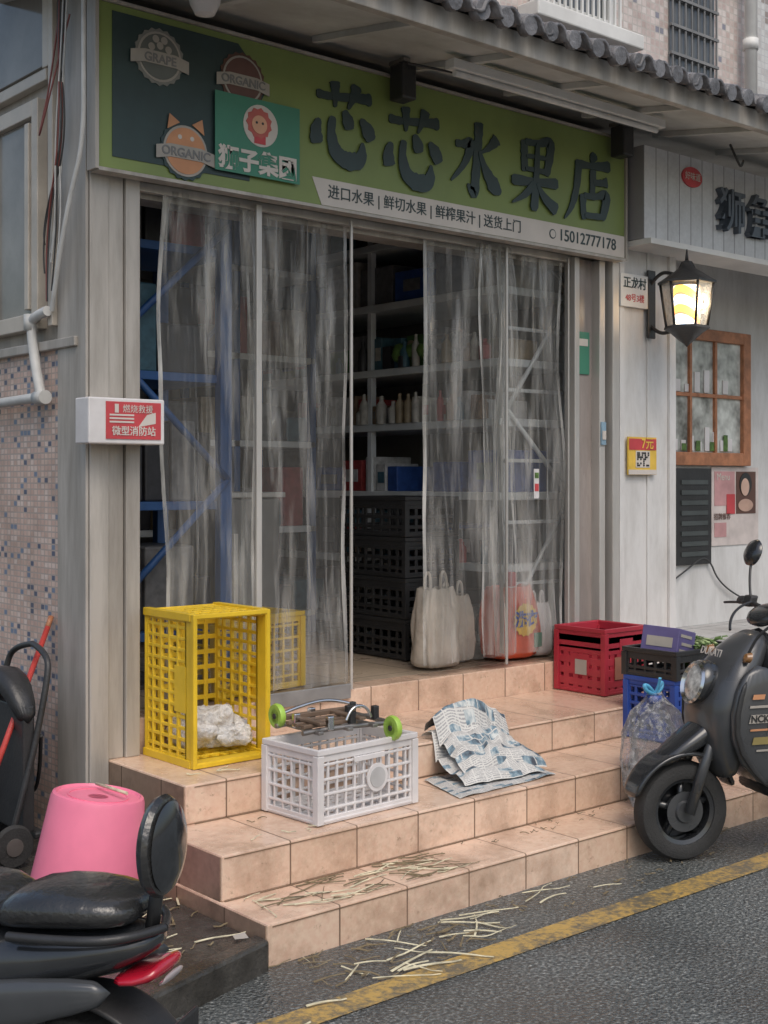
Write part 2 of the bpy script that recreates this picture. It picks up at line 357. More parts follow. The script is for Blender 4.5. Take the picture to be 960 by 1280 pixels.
# ---------------------------------------------------------------- shop building
root('fruit_shop_building')
X0,X1=2.47,5.87
box('side_wall_mosaic',X0,X0+.1,4.80,9,0,2.15,mosaic_s,0)
box('side_wall_upper',X0+.01,X0+.1,4.80,9,2.15,9,upwall,0)
box('side_wall_sill',X0-.03,X0+.02,4.80,9,2.15,2.19,alud,.004)
for nm,y0,y1,z0,z1,m_ in (('side_window_jamb',5.13,5.19,2.25,3.24,frameb),('side_window_head',5.19,6.4,3.17,3.24,frameb),('side_window_sill',5.19,6.4,2.25,2.32,frameb),
      ('side_window_sash',5.22,5.26,2.34,3.15,frameb),('side_window_mullion',5.60,5.66,2.32,3.17,frameb)):
    box(nm,X0-.035,X0+.02,y0,y1,z0,z1,m_,.004)
box('side_window_glass',X0-.008,X0+.015,5.19,6.4,2.31,3.18,windowmilky,0)
box('side_window_upper_frame',X0-.035,X0+.02,4.99,5.03,2.25,5,frameb,.003)
box('side_panel_upper',X0-.03,X0+.015,5.06,6.4,3.30,3.35,frameb,.004); box('side_upper_glass',X0-.006,X0+.015,5.10,6.4,3.38,4.6,windowmilky,.002); box('side_upper_jamb',X0-.03,X0+.015,5.04,5.095,3.355,4.6,frameb,.003)
boxes('corner_post',[(2.47,2.555,4.72,4.80,.085,3.6),(2.558,2.63,4.735,4.80,.45,2.9),(2.633,2.70,4.72,4.80,.45,2.9)],alud,.004)
box('corner_post_side',2.455,2.468,4.73,4.98,.085,3.6,alud,.002)
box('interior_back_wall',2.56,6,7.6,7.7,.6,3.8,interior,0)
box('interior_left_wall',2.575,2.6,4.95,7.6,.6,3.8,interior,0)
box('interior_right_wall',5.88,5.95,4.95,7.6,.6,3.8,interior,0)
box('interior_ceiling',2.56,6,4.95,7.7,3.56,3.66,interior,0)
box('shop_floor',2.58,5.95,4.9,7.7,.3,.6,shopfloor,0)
box('door_lintel',2.47,5.9,4.82,4.95,2.80,3.62,alud,0)
box('curtain_rail',2.70,5.46,4.77,4.80,2.82,2.86,alu,.003)
boxes('door_frame_right',[(5.46,5.50,4.74,4.82,.6,2.85),(5.66,5.71,4.73,4.82,.6,2.85),(5.74,5.80,4.70,4.82,.6,2.95)],alu,.004)
box('door_side_panel',5.50,5.66,4.79,4.81,.6,2.85,M('side_panel',(.34,.30,.28),.25,var=.2,grime=.3,vz=.2),0)
box('door_side_gap',5.71,5.74,4.79,4.81,.6,2.85,blackp,0)
box('exit_plate',5.52,5.63,4.78,4.788,2.20,2.44,signteal,.001); box('exit_plate_print',5.535,5.615,4.777,4.7795,2.36,2.40,cream,0)
box('upper_wall',4.2,14,5.6,5.9,3.4,11,mosaic_f,0)
box('upper_wall_left',2.48,4.2,5.6,5.9,3.66,11,mosaic_f,0)
box('upper_ledge',5.9,6.95,5.42,5.60,4.50,4.60,white,.01)
boxes('upper_window_frame',[(6.0,6.06,5.54,5.59,4.60,6),(6.72,6.78,5.54,5.59,4.60,6),(6.06,6.72,5.54,5.59,4.62,4.68)],white,.004)
box('upper_window_glass',6.06,6.72,5.585,5.596,4.62,6,windowglass,0)
boxes('upper_window_rail',[(6.03+.055*i,6.045+.055*i,5.46,5.475,4.6,5.4) for i in range(14)]+[(5.95,6.83,5.45,5.48,5.38,5.42)],white,0)
box('barred_window_glass',7.45,7.98,5.585,5.597,4.42,5.25,windowglass,0)
boxes('barred_window_bars',[(7.45+.075*i,7.462+.075*i,5.56,5.57,4.42,5.25) for i in range(8)]+[(7.43,8.0,5.555,5.575,4.42+.2*i,4.44+.2*i) for i in range(5)],greyprint,0)
cyl('drain_pipe',(8.32,5.5,3.7),(8.32,5.5,9),.045,white); cyl('drain_pipe_collar',(8.32,5.5,4.82),(8.32,5.5,4.9),.058,white)
box('upper_wall_strip',8.5,14,5.56,5.6,3.7,11,TILE('white_mosaic','xz',.05,.05,[(0,(.6,.6,.58)),(.6,(.52,.5,.48)),(.9,(.3,.25,.22))],(.5,.5,.5),.08),0)

# ---------------------------------------------------------------- canopy with roof tiles
root('tiled_canopy')
sz=lambda y:3.475+(y-3.88)*.155
slab('soffit_board',2.2,12,[(3.93,sz(3.93)+.03),(5.55,sz(5.55)+.03)],.02,soffit)
for i in range(15): slab('soffit_rib',2.3+i*.62,2.335+i*.62,[(3.95,sz(3.95)),(4.64,sz(4.64))],.029,soffit)
box('eave_fascia',2.2,12,3.885,3.93,3.47,3.57,alud,.004)
vs=[];fs=[]; nx=int(9.8/.0125); rows=[(3.80,3.565),(4.10,3.66),(4.101,3.69),(4.38,3.78),(4.381,3.81),(4.66,3.90),(4.661,3.93),(5.5,4.2)]
for j,(yy,zz) in enumerate(rows):
    for i in range(nx+1):
        x=2.2+i*.0125; ph=(x/.15)%1
        h=.05*math.sqrt(max(0,1-((ph-.5)/.30)**2)) if abs(ph-.5)<.30 else -.012*math.cos((ph if ph<.5 else 1-ph)/.2*math.pi/2)
        jit=.022*noise.noise(Vector((math.floor(x/.15)*1.7,j//2*3.1,0)))
        vs.append((x,yy+jit*2.5,zz+h+jit+.012*noise.noise(Vector((x*.9,0,3)))))
for j in range(len(rows)-1):
    for i in range(nx):
        a=j*(nx+1)+i; fs.append((a,a+1,a+nx+2,a+nx+1))
mesh('roof_tiles',vs,fs,rooftile,True,solid=.014)
for i in range(65):
    x=2.275+.15*i+random.uniform(-.006,.006); q=random.uniform(-.010,.010)
    cyl('tile_end_cap',(x,3.79+q,3.568+q),(x,3.83,3.572+q),.042,rooftile,seg=10)

root('fluorescent_batten'); box('batten_body',4.05,5.62,4.24,4.30,3.49,3.535,white,.004); cyl('batten_tube',(4.08,4.27,3.475),(5.58,4.27,3.475),.014,tube)
for x,y,nm in ((4.02,4.56,'sign_spotlight'),(5.65,4.56,'sign_spotlight')):
    root(nm,(x,y,3.50)); box('lamp_housing',-.045,.045,-.05,.05,-.10,.07,blackp,.01); cyl('lamp_neck',(0,0,.07),(0,0,.10),.02,blackp); box('lamp_bracket',-.02,.02,-.03,.08,.08,.10,steel,.003)
root('dome_camera',(2.78,4.35,3.50)); lathe('dome_shell',[(0,-.05),(.04,-.04),(.06,0),(.065,.03),(.06,.05),(0,.05)],plastw)
root('canopy_wire'); tubec('wire_a',[(4.0,4.5,3.56),(4.3,4.35,3.52),(4.7,4.32,3.53),(5.2,4.4,3.51),(5.66,4.5,3.56)],.006,wire_b); tubec('wire_hook',[(6.3,4.3,3.53),(6.3,4.25,3.42),(6.34,4.25,3.39),(6.37,4.26,3.44)],.007,wire_b)

# ---------------------------------------------------------------- shop sign
root('shop_signboard')
sy=4.65
box('sign_panel',2.466,5.78,sy,4.71,2.86,3.53,signgreen,.003)
boxes('sign_frame',[(2.45,2.466,sy-.012,4.71,2.85,3.54),(5.78,5.795,sy-.012,4.71,2.85,3.54),(2.466,5.78,sy-.01,4.71,2.845,2.859),(2.466,5.78,sy-.01,4.71,3.531,3.545)],alud,0)
poly_xz('logo_dark_block',[(2.53,2.91),(3.20,2.91),(3.22,3.20),(3.30,3.34),(3.14,3.50),(2.53,3.50)],sy-.001,signdark,.003)
def badge(nm,x,z,r,m1,m2,word):
    disc(nm+'_rim',x,sy-.005,z,r,m1,star=-.07,seg=40); disc(nm+'_ring',x,sy-.009,z,r*.86,creamd,.002); disc(nm+'_core',x,sy-.011,z,r*.78,m2,.002)
    poly_xz(nm+'_banner',[(x-r*1.15,z-r*.40),(x-r*.6,z-r*.28),(x+r*.6,z-r*.28),(x+r*1.15,z-r*.40),(x+r*1.15,z+r*.04),(x+r*.6,z+r*.16),(x-r*.6,z+r*.16),(x-r*1.15,z+r*.04)],sy-.0135,creamd,.003)
    text(nm+'_word',word,(x,sy-.018,z-r*.1),r*.42,greyprint,ext=.001,off=.001)
badge('badge_grape',2.745,3.355,.12,M('print_grey_light',(.22,.22,.20),.5),M('badge_dim',(.13,.14,.13),.5),'GRAPE')
badge('badge_red',3.16,3.345,.12,brown,M('print_wine',(.14,.07,.06),.5),'ORGANIC')
badge('badge_orange',2.87,2.985,.125,signdark,orange,'ORGANIC')
poly_xz('badge_ear_l',[(2.78,3.065),(2.79,3.13),(2.84,3.10)],sy-.012,orange,.003); poly_xz('badge_ear_r',[(2.96,3.065),(2.95,3.13),(2.90,3.10)],sy-.012,orange,.003)
for dx in (-.03,.03): disc('badge_eye',2.87+dx,sy-.0135,3.04,.01,cream,.001,seg=12)
for a,b_ in ((2.705,3.39),(2.745,3.40),(2.785,3.39),(2.725,3.425),(2.765,3.425)): disc('grape_dot',a,sy-.0135,b_,.016,creamd,.001,seg=12)
box('logo_square',3.01,3.46,sy-.022,sy-.019,2.93,3.27,signteal,0)
disc('logo_circle',3.245,sy-.023,3.155,.092,cream,.002)
disc('lion_mane',3.235,sy-.026,3.165,.06,M('lion_mane',(.5,.12,.10),.5),.002,star=.16,seg=22); disc('lion_face',3.235,sy-.029,3.158,.04,M('lion_face',(.7,.38,.24),.5),.002)
box('lion_body',3.21,3.27,sy-.027,sy-.025,3.075,3.12,redprint,0)
for dx in (-.016,.016): disc('lion_eye',3.235+dx,sy-.0315,3.165,.006,blackp,.001,seg=10)
text('logo_text','狮子集团',(3.235,sy-.024,2.985),.105,cream,off=.004,ext=.001)
for i,gl in enumerate((G_XIN,G_XIN,G_SHUI,G_GUO,G_DIAN)):
    brush('sign_character',gl,3.72+.437*i,(3.255,3.22,3.23,3.22,3.205)[i],.385,.385,sy-.002,ink)
poly_xz('white_strip',[(3.545,2.985),(5.777,2.985),(5.777,2.863),(3.60,2.863)],sy-.001,cream,.002)
text('strip_text','进口水果 | 鲜切水果 | 鲜榨果汁 | 送货上门',(4.28,sy-.005,2.925),.070,ink,ext=.001,off=.0003)
disc('phone_icon',5.17,sy-.004,2.925,.026,ink,.001); disc('phone_icon_in',5.17,sy-.006,2.925,.02,cream,.001); text('phone_text','15012777178',(5.46,sy-.005,2.925),.088,ink,ext=.001,off=.0006)

# ---------------------------------------------------------------- neighbouring shop
root('neighbour_shop')
box('pilaster',5.81,6.33,4.72,5.3,.3,2.97,whitewall,.004)
boxes('pilaster_trim',[(5.81,5.85,4.705,4.72,.45,2.97),(6.07,6.09,4.71,4.72,.45,2.97),(6.27,6.33,4.70,4.72,.45,2.97)],whitewall,.003)
box('recessed_wall',6.33,12,5.3,5.6,.6,3.6,whitewall,0)
box('platform',6.305,12,4.35,5.3,-.02,.60,greyfloor,.006)
box('platform_lower_step',6.305,12,3.9,4.349,-.02,.30,greyfloor,.006)
box('sign_box',5.83,12,4.55,4.75,2.97,3.50,panelgrey,.003)
box('sign_box_ledge',5.83,12,4.50,4.75,2.935,2.968,white,.003)
text('neighbour_sign_text','狮角烧烤',(6.50,4.53,3.21),.28,M('letter_blue_grey',(.09,.11,.14),.4),ext=.02,off=.003,align='LEFT',sp=1.12)
disc('neighbour_logo',6.27,4.548,3.38,.095,redprint,.01,sz=.62); text('neighbour_logo_text','好味道',(6.27,4.535,3.38),.05,cream,ext=.001)
boxes('window_frame',[(6.85,6.95,5.25,5.3,1.70,2.64),(7.86,7.95,5.25,5.3,1.70,2.64),(6.95,7.86,5.25,5.3,2.56,2.64),(6.95,7.86,5.25,5.3,1.70,1.79)],wood,.005)
boxes('window_muntins',[(7.24,7.265,5.26,5.295,1.79,2.56),(7.53,7.555,5.26,5.295,1.79,2.56),(6.95,7.86,5.262,5.293,2.17,2.195)],wood,.002)
box('window_pane',6.95,7.86,5.282,5.292,1.79,2.56,M('bright_pane',(.42,.44,.42),.06,var=.7,scale=6),0)
boxes('window_goods',[(6.98+.09*i,7.03+.09*i,5.272,5.281,1.8,1.86+.12*random.random()) for i in range(9)]+[(6.98+.11*i,7.04+.11*i,5.272,5.281,2.2,2.24+.12*random.random()) for i in range(7)],plastw,.003)
boxes('window_goods_dark',[(7.0+.16*i,7.05+.16*i,5.268,5.271,1.8,1.84+.09*random.random()) for i in range(5)],green,.003)
box('menu_board_frame',7.10,7.50,5.27,5.3,1.02,1.68,blackp,.004)
boxes('menu_board_rows',[(7.15,7.45,5.262,5.269,1.08+.07*i,1.11+.07*i) for i in range(8)],M('menu_dim',(.07,.08,.08),.4),0)
box('poster_sheet',7.53,8.10,5.290,5.296,1.14,1.69,M('poster_cream',(.62,.55,.52),.5),0)
boxes('poster_blocks',[(7.56,7.80,5.286,5.2895,1.42,1.66),(7.56,7.7,5.286,5.2895,1.2,1.3)],M('poster_pink',(.55,.3,.3),.5),0)
box('poster_dark_block',7.82,8.06,5.286,5.2895,1.36,1.66,brown,0)
box('poster_red_block',7.70,7.8,5.283,5.2855,1.36,1.5,redprint,0)
disc('poster_hair',7.93,5.284,1.57,.075,blackp,.002,sz=1.1); disc('poster_face',7.92,5.281,1.55,.05,M('poster_skin',(.62,.42,.33),.5),.002,sz=1.25); disc('poster_shoulder',7.93,5.2835,1.42,.09,M('poster_skin2',(.55,.36,.28),.5),.002,sz=.5)
text('poster_text','Menu',(7.66,5.284,1.62),.07,cream,ext=.001); text('poster_text2','招牌推荐',(7.65,5.284,1.34),.05,brown,ext=.001)
tubec('wall_cable',[(7.0,5.27,.9),(7.2,5.27,.98),(7.45,5.27,1.1),(7.6,5.27,.85),(7.9,5.27,.75)],.006,wire_b)

root('wall_lantern',(6.08,4.44,2.61))
cyl('cap_finial',(0,0,.24),(0,0,.31),.012,blackp,.004)
lathe('lantern_roof',[(.0,.25),(.03,.24),(.05,.20),(.11,.16),(.165,.125),(.165,.112),(.0,.112)],blackp,seg=6)
lathe('lantern_base',[(.125,-.13),(.13,-.145),(.09,-.17),(.045,-.21),(.02,-.23),(.0,-.25)],blackp,seg=6)
lathe('lantern_inner_shade',[(0,.10),(.075,.10),(.075,-.12),(0,-.12)],striped,seg=24)
lathe('lantern_glass',[(.145,.112),(.108,-.13)],clear('lantern_glass',(.97,.94,.88),.15,.2,5,vz=1),seg=6)
for i in range(6):
    a=math.pi/3*i; cyl('lantern_rib',(.15*math.cos(a),.15*math.sin(a),.115),(.115*math.cos(a),.115*math.sin(a),-.14),.008,blackp,seg=6)
tubec('lantern_arm',[(0.0,.26,.13),(0,.20,.2),(0,.10,.19),(0,.05,.15)],.011,blackp); tubec('lantern_arm_low',[(.0,.26,-.1),(0,.2,-.16),(0,.1,-.15),(0,.06,-.14)],.011,blackp)
box('lantern_backplate',-.035,.035,.245,.262,-.18,.22,blackp,.005)
lt=bpy.data.lights.new('lantern_light','POINT'); lt.energy=6; lt.color=(1,.78,.5); lt.shadow_soft_size=.06; lo=link(bpy.data.objects.new('lantern_light',lt)); lo.location=(0,-.10,.0)

root('village_name_plate'); box('plate',5.80,6.05,4.69,4.702,2.60,2.79,white,.002); text('plate_text','正龙村',(5.925,4.688,2.735),.07,ink,ext=.001,off=.001); text('plate_text_small','48号3楼',(5.925,4.688,2.65),.05,redprint,ext=.001)
root('payment_poster'); box('poster_sheet',5.87,6.13,4.692,4.703,1.63,1.85,yelprint,0)
box('poster_red_band',5.875,6.125,4.689,4.6915,1.775,1.84,redprint,0); text('poster_text','7元',(6.04,4.687,1.81),.075,yelprint,ext=.001,off=.001)
box('poster_foot',5.87,6.13,4.689,4.6915,1.632,1.66,cream,0); box('code_back',5.935,6.065,4.6893,4.6918,1.672,1.77,cream,0)
boxes('poster_code',[(5.945+.014*i,5.957+.014*i,4.687,4.689,1.68+.012*j,1.69+.012*j) for i in range(8) for j in range(7) if random.random()<.6],blackp,0)
root('doorframe_sticker'); box('sticker',5.665,5.705,4.72,4.729,1.80,1.93,M('pale_blue',(.25,.38,.48),.4),0); box('sticker_code',5.67,5.70,4.715,4.719,1.83,1.88,cream,0)

root('wall_notice_box'); box('box_body',2.40,2.745,4.60,4.715,1.745,1.93,plastw,.006); box('notice_print',2.475,2.725,4.596,4.599,1.765,1.915,redprint,0)
text('notice_text','▌燃烧救援',(2.60,4.594,1.885),.035,cream,ext=.0006); text('notice_text3','微型消防站',(2.60,4.594,1.795),.04,cream,ext=.0006,off=.0006)
poly_xz('notice_shape',[(2.62,1.815),(2.70,1.83),(2.70,1.875),(2.66,1.865)],4.5955,cream,.001); boxes('notice_lines',[(2.49,2.60,4.594,4.5955,1.83+.014*i,1.837+.014*i) for i in range(3)],cream,0)

# ---------------------------------------------------------------- pipes and wires at the corner
root('drain_pipe_white')
tubec('pipe_run',[(2.42,6.2,1.93),(2.42,5.15,1.95),(2.42,5.06,1.95)],.022,wire_w,False)
tubec('pipe_rise',[(2.42,5.06,1.95),(2.42,5.12,2.10),(2.42,5.16,2.26),(2.42,5.13,2.30),(2.42,5.0,2.31)],.022,wire_w)
cyl('pipe_elbow',(2.42,5.10,1.95),(2.42,5.02,1.95),.03,wire_w); cyl('pipe_elbow_top',(2.42,5.16,2.24),(2.42,5.16,2.31),.03,wire_w)
root('hanging_cables')
tubec('cable_white',[(2.43,4.98,2.31),(2.41,4.90,2.45),(2.40,4.76,2.75),(2.42,4.68,2.95),(2.41,4.66,3.3),(2.42,4.68,4.2)],.010,wire_w)
for i in range(9):
    o=random.uniform(-.05,.05); m_=[wire_r,wire_b,wire_r,wire_b,wire_w,wire_w,wire_b,wire_b,wire_w][i]
    tubec('cable_%d'%i,[(2.42,4.80+o,4.3),(2.40,4.83+o*1.5,3.5),(2.39+.01*(i%5),4.86-o*1.3,3.0),(2.41,4.93+o*2.5,2.65),(2.42,4.98+o,2.35+.04*(i%7))],.0035,m_)
tubec('cable_loop',[(2.42,4.8,3.5),(2.36,4.9,3.1),(2.38,5.02,3.0),(2.42,4.95,3.3),(2.42,4.85,3.7)],.004,wire_r)

# ---------------------------------------------------------------- PVC door curtain
def curtain(x0,x1,z0,z1,seed,bulge=.03,amp=.016,y=4.785):
    nx,nz=60,44; vs=[];fs=[]
    for j in range(nz+1):
        w=j/nz; z=z0+(z1-z0)*w
        for i in range(nx+1):
            u=i/nx; pinch=.05*math.sin(w*math.pi)*math.sin(w*5+seed)
            x=x0+(x1-x0)*u+pinch*(.5-u)+.018*noise.noise(Vector((u*2,w*4,seed)))
            yy=y+amp*math.sin(u*11+seed+w*1.4)*(1.15-.6*w)+.038*noise.noise(Vector((u*6+seed,w*2.2,seed)))+.020*noise.noise(Vector((u*14+seed+w*3,w*4,seed)))-bulge*(1-w)*.5
            vs.append((x,yy,z))
    for j in range(nz):
        for i in range(nx):
            a=j*(nx+1)+i; fs.append((a,a+1,a+nx+2,a+nx+1))
    mesh('pvc_strip',vs,fs,pvc,True)
    for c0 in (0,nx-1):
        ev=[];ef=[]
        for j in range(nz+1):
            p=vs[j*(nx+1)+c0]; q=vs[j*(nx+1)+c0+1]; ev+=[(p[0]-.006,p[1]-.004,p[2]),(q[0]+.006,q[1]-.004,q[2])]
        ef=[(2*j,2*j+1,2*j+3,2*j+2) for j in range(nz)]
        mesh('pvc_strip_edge',ev,ef,pvc_edge,True)
root('clear_door_curtain')
curtain(2.85,3.31,.66,2.84,1.0); curtain(3.27,3.86,.63,2.84,4.2,y=4.80,amp=.012); curtain(4.37,4.93,.66,2.84,7.7); curtain(4.88,5.42,.66,2.84,9.3,y=4.80)
curtain(4.74,4.97,.68,2.84,12.1,y=4.76)
box('magnet_bar_1',3.30,3.33,4.735,4.75,.56,2.84,alu,.003); box('magnet_bar_2',3.848,3.862,4.74,4.752,.6,2.84,alu,.003)
box('curtain_weight',3.335,3.845,4.735,4.752,.56,.63,M('weight_grey',(.3,.3,.3),.4,.3),.003)
box('magnet_bar_4',4.912,4.925,4.74,4.752,.62,2.84,alu,.003); box('magnet_bar_5',5.405,5.415,4.74,4.75,.62,2.84,alu,.003)
box('curtain_tag',5.12,5.16,4.735,4.738,1.50,1.66,plastw,.001); box('curtain_tag_red',5.125,5.155,4.7325,4.7345,1.54,1.58,redprint,0); box('curtain_tag_green',5.125,5.155,4.7325,4.7345,1.61,1.64,green,0)

# ---------------------------------------------------------------- interior racks and goods
cols=[M('goods_%d'%i,c,.45,var=.25,scale=22) for i,c in enumerate([(.42,.40,.36),(.30,.045,.045),(.03,.08,.28),(.28,.22,.14),(.08,.17,.06),(.40,.32,.08),(.035,.035,.04),(.22,.15,.1),(.50,.50,.50),(.32,.13,.05),(.05,.12,.16),(.16,.16,.165)])]
NG=len(cols)
root('metal_storage_rack')
ys=[5.04,6.2,7.4]
boxes('uprights',[(x,x+.04,y,y+.04,.6,3.3) for x in (5.2,5.74) for y in ys],rackgrey,.003)
shz=[.72,1.12,1.53,1.95,2.29,2.70,3.08]
boxes('shelf_boards',[(5.18,5.80,5.05,7.45,z-.045,z) for z in shz],rackgrey,.004)
for a,c in ((.8,1.5),(2.0,1.5),(2.0,2.7),(3.1,2.7)): cyl('end_brace',(5.22,5.035,a),(5.76,5.035,c),.014,rackgrey,seg=8)
boxes('end_rungs',[(5.2,5.78,5.03,5.045,z,z+.02) for z in (1.0,1.35,1.7,2.1,2.45,2.9)],rackgrey,.002)
root('rack_groceries')
gl={i:[] for i in range(NG)}; lab={i:[] for i in range(NG)}; rnd=random.Random(5)
for k,z in enumerate(shz):
    hs={5:(.16,.34),6:(.2,.4),3:(.10,.2),4:(.12,.26),2:(.14,.28)}.get(k,(.1,.3))
    y=5.10
    while y<7.35:
        w=rnd.choice({5:[.3,.35,.2],3:[.05,.06,.08,.07],4:[.08,.14,.2],2:[.1,.2,.28]}.get(k,[.1,.2,.3]))
        h=min(rnd.uniform(*hs),.33)
        g=rnd.choice({5:[0,11,6,2,10,0],3:[8,0,8,1,7,0,8],4:[4,3,11,8,6,4,10],2:[2,2,8,11,1,2],1:[6,2,10,11],0:[6,11,6]}.get(k,[0,10,11,6]))
        if rnd.random()<.9:
            d=rnd.uniform(.18,.45); xx=5.2+rnd.uniform(0,.05); r_=rnd.uniform(-.08,.08)
            gl[g].append((xx,5.2+d,y,y+w*.93,z,z+h,r_))
            if w>.06 and rnd.random()<.6:
                lab[rnd.choice([1,8,2,0,10,11])].append((xx-.004,xx-.001,y+w*.15,y+w*.75,z+h*.3,z+h*.7))
        y+=w+rnd.uniform(0,.03)
for i in gl:
    if gl[i]: boxes('goods_boxes_%d'%i,gl[i],cols[i],.006)
    if lab[i]: boxes('goods_labels_%d'%i,lab[i],cols[i],0)
for i in range(46):
    z=rnd.choice([shz[3],shz[3],shz[1],shz[4],shz[0]]); y=rnd.uniform(5.15,7.2); r=rnd.uniform(.022,.04); h=rnd.uniform(.1,.2)
    lathe('goods_bottle',[(r,0),(r,h*.65),(r*.4,h*.82),(r*.4,h),(0,h)],cols[rnd.choice([8,0,6,10,11,1,7,3])],loc=(5.19,y,z),seg=10)
for i in range(16):
    lathe('fruit_item',[(0,-.05),(.035,-.035),(.05,0),(.035,.035),(0,.05)],rnd.choice([green,cols[3],cols[5],green]),loc=(5.22+rnd.uniform(-.03,.1),5.85+rnd.uniform(-.18,.18),2.34+rnd.uniform(0,.09)),seg=12)
boxes('plastic_tub',[(5.185,5.4,5.42,5.66,2.292,2.47)],clear('tub',(.9,.93,.95),.3,.15,4,vz=1),.012)

root('blue_storage_rack')
boxes('uprights',[(x,x+.045,y,y+.045,.6,3.3) for x in (3.7,4.5,5.1) for y in (6.7,7.3)],bluemetal,.003)
boxes('shelf_boards',[(3.7,5.14,6.7,7.35,z-.04,z) for z in (.75,1.3,1.85,2.4,2.95)],rackgrey,.003)
for a,c in ((.7,1.4),(1.9,1.4),(1.9,2.7)): cyl('brace',(3.72,6.69,a),(4.52,6.69,c),.016,bluemetal,seg=8)
gl={i:[] for i in range(NG)}
for z in (.75,1.3,1.85,2.4,2.95):
    x=3.76
    while x<5.05:
        w=rnd.choice([.12,.18,.26]); g=rnd.choice([1,3,6,6,6,2,10,7,11,0]); 
        gl[g].append((x,x+w*.94,6.74,7.1,z,z+rnd.uniform(.15,.4))); x+=w
for i in gl:
    if gl[i]: boxes('blue_rack_boxes_%d'%i,gl[i],cols[i],.01)
root('blue_storage_rack')
P=[(2.715,4.90),(3.36,5.12),(2.715,5.4),(3.36,5.7)]
boxes('uprights',[(x,x+.065,y,y+.05,.6,3.3) for x,y in P],bluemetal,.003)
boxes('shelf_boards',[(2.72,3.42,5.15,5.72,z-.04,z) for z in (.9,1.5,2.1,2.7)],bluemetal,.003)
for a,c in ((1.0,1.6),(2.2,1.6),(2.2,2.8)): cyl('brace',(2.76,5.12,a),(3.40,5.12,c),.018,bluemetal,seg=8)
for a in (1.0,1.5,2.0,2.5): cyl('rung',(2.75,4.95,a),(2.75,5.42,a+.25),.014,bluemetal,seg=8)
gl={i:[] for i in range(NG)}
for z in (.9,1.5,2.1,2.7):
    x=2.80
    while x<3.3:
        w=rnd.choice([.14,.2,.28]); g=rnd.choice([6,11,1,10,6,6]); gl[g].append((x,min(3.36,x+w*.94),5.2,5.6,z,z+rnd.uniform(.15,.45))); x+=w
for i in gl:
    if gl[i]: boxes('left_rack_boxes_%d'%i,gl[i],cols[i],.01)
root('freezer_cabinet'); box('cabinet_body',3.95,4.35,6.0,6.5,.6,1.5,M('cabinet_grey',(.16,.16,.155),.4),.02); box('cabinet_top',3.93,4.37,5.98,6.52,1.5,1.53,alu,.005); box('cabinet_handle',4.0,4.03,5.96,5.985,.9,1.3,alu,.004)

# ---------------------------------------------------------------- crates
def crate(name,L,W,H,mat,mtx,cols_=8,rows=5,bar=.012,solidtop=.0,wall=.012,panel=False):
    root(name,mat=mtx); B=[]
    def wallgrid(axis,pos,length):
        n=max(2,int(cols_*length/max(L,W)))
        for i in range(n+1):
            c=-length/2+length*i/n
            a,b_=c-bar/2,c+bar/2
            if i==0: a,b_=-length/2,-length/2+.025
            if i==n: a,b_=length/2-.025,length/2
            B.append((a,b_,pos-wall/2,pos+wall/2,0,H) if axis=='x' else (pos-wall/2,pos+wall/2,a,b_,0,H))
        for j in range(rows+1):
            z=H*j/rows; z0,z1=z-bar/2,z+bar/2
            if j==0: z0,z1=0,.03
            if j==rows: z0,z1=H-.045-solidtop,H
            w2=wall/2+.0015
            B.append((-length/2,length/2,pos-w2,pos+w2,z0,z1) if axis=='x' else (pos-w2,pos+w2,-length/2,length/2,z0,z1))
    wallgrid('x',-W/2,L); wallgrid('x',W/2,L); wallgrid('y',-L/2,W); wallgrid('y',L/2,W)
    r=.014
    B+= [(-L/2-r,L/2+r,-W/2-r,-W/2+.004,H-.018,H+.004),(-L/2-r,L/2+r,W/2-.004,W/2+r,H-.018,H+.004),(-L/2-r,-L/2+.004,-W/2,W/2,H-.018,H+.0035),(L/2-.004,L/2+r,-W/2,W/2,H-.018,H+.0035)]
    for sx in (-1,1):
        for sy_ in (-1,1):
            B.append((sx*L/2-.016,sx*L/2+.016,sy_*W/2-.016,sy_*W/2+.016,.002,H-.02))
    nb=9
    for i in range(nb+1):
        c=-L/2+L*i/nb; B.append((c-.01,c+.01,-W/2,W/2,.004,.014))
    for i in range(7):
        c=-W/2+W*i/6; B.append((-L/2,L/2,c-.01,c+.01,.006,.016))
    boxes('crate_lattice',B,mat,.0025)
    if panel:
        boxes('crate_panels',[(-L*.16,L*.16,-W/2-.010,-W/2-.0075,H*.62,H*.84),(-L*.16,L*.16,W/2+.0075,W/2+.010,H*.62,H*.84),(-L/2-.010,-L/2-.0075,-W*.2,W*.2,H*.3,H*.6)],mat,.002)
T=Matrix.Translation
Rz=lambda a:Matrix.Rotation(math.radians(a),4,'Z')
rot=Matrix(((0,-1,0,0),(0,0,-1,0),(1,0,0,0),(0,0,0,1)))
crate('yellow_plastic_crate',.585,.345,.39,yellowp,T((2.905,4.73,.45+.309))@rot,13,6,.014,panel=True,solidtop=.025)
crate('yellow_plastic_crate',.55,.36,.36,yellowp,T((3.42,5.10,.606))@Rz(8),9,6,.012)
crate('white_plastic_basket',.50,.31,.28,plastw,T((3.175,3.975,.303))@Rz(3),11,5,.01)
disc('basket_emblem',.04,-.166,.14,.055,plastw,.006); disc('basket_emblem_in',.04,-.1725,.14,.04,M('emblem_shade',(.5,.5,.5),.5),.002)
boxes('basket_cap_rim',[(-.08,.08,-.172,-.163,.215,.235)],plastw,.002)
crate('red_plastic_crate',.34,.33,.35,redp,T((5.47,4.56,.453)),6,6,.038,panel=True,solidtop=.07)
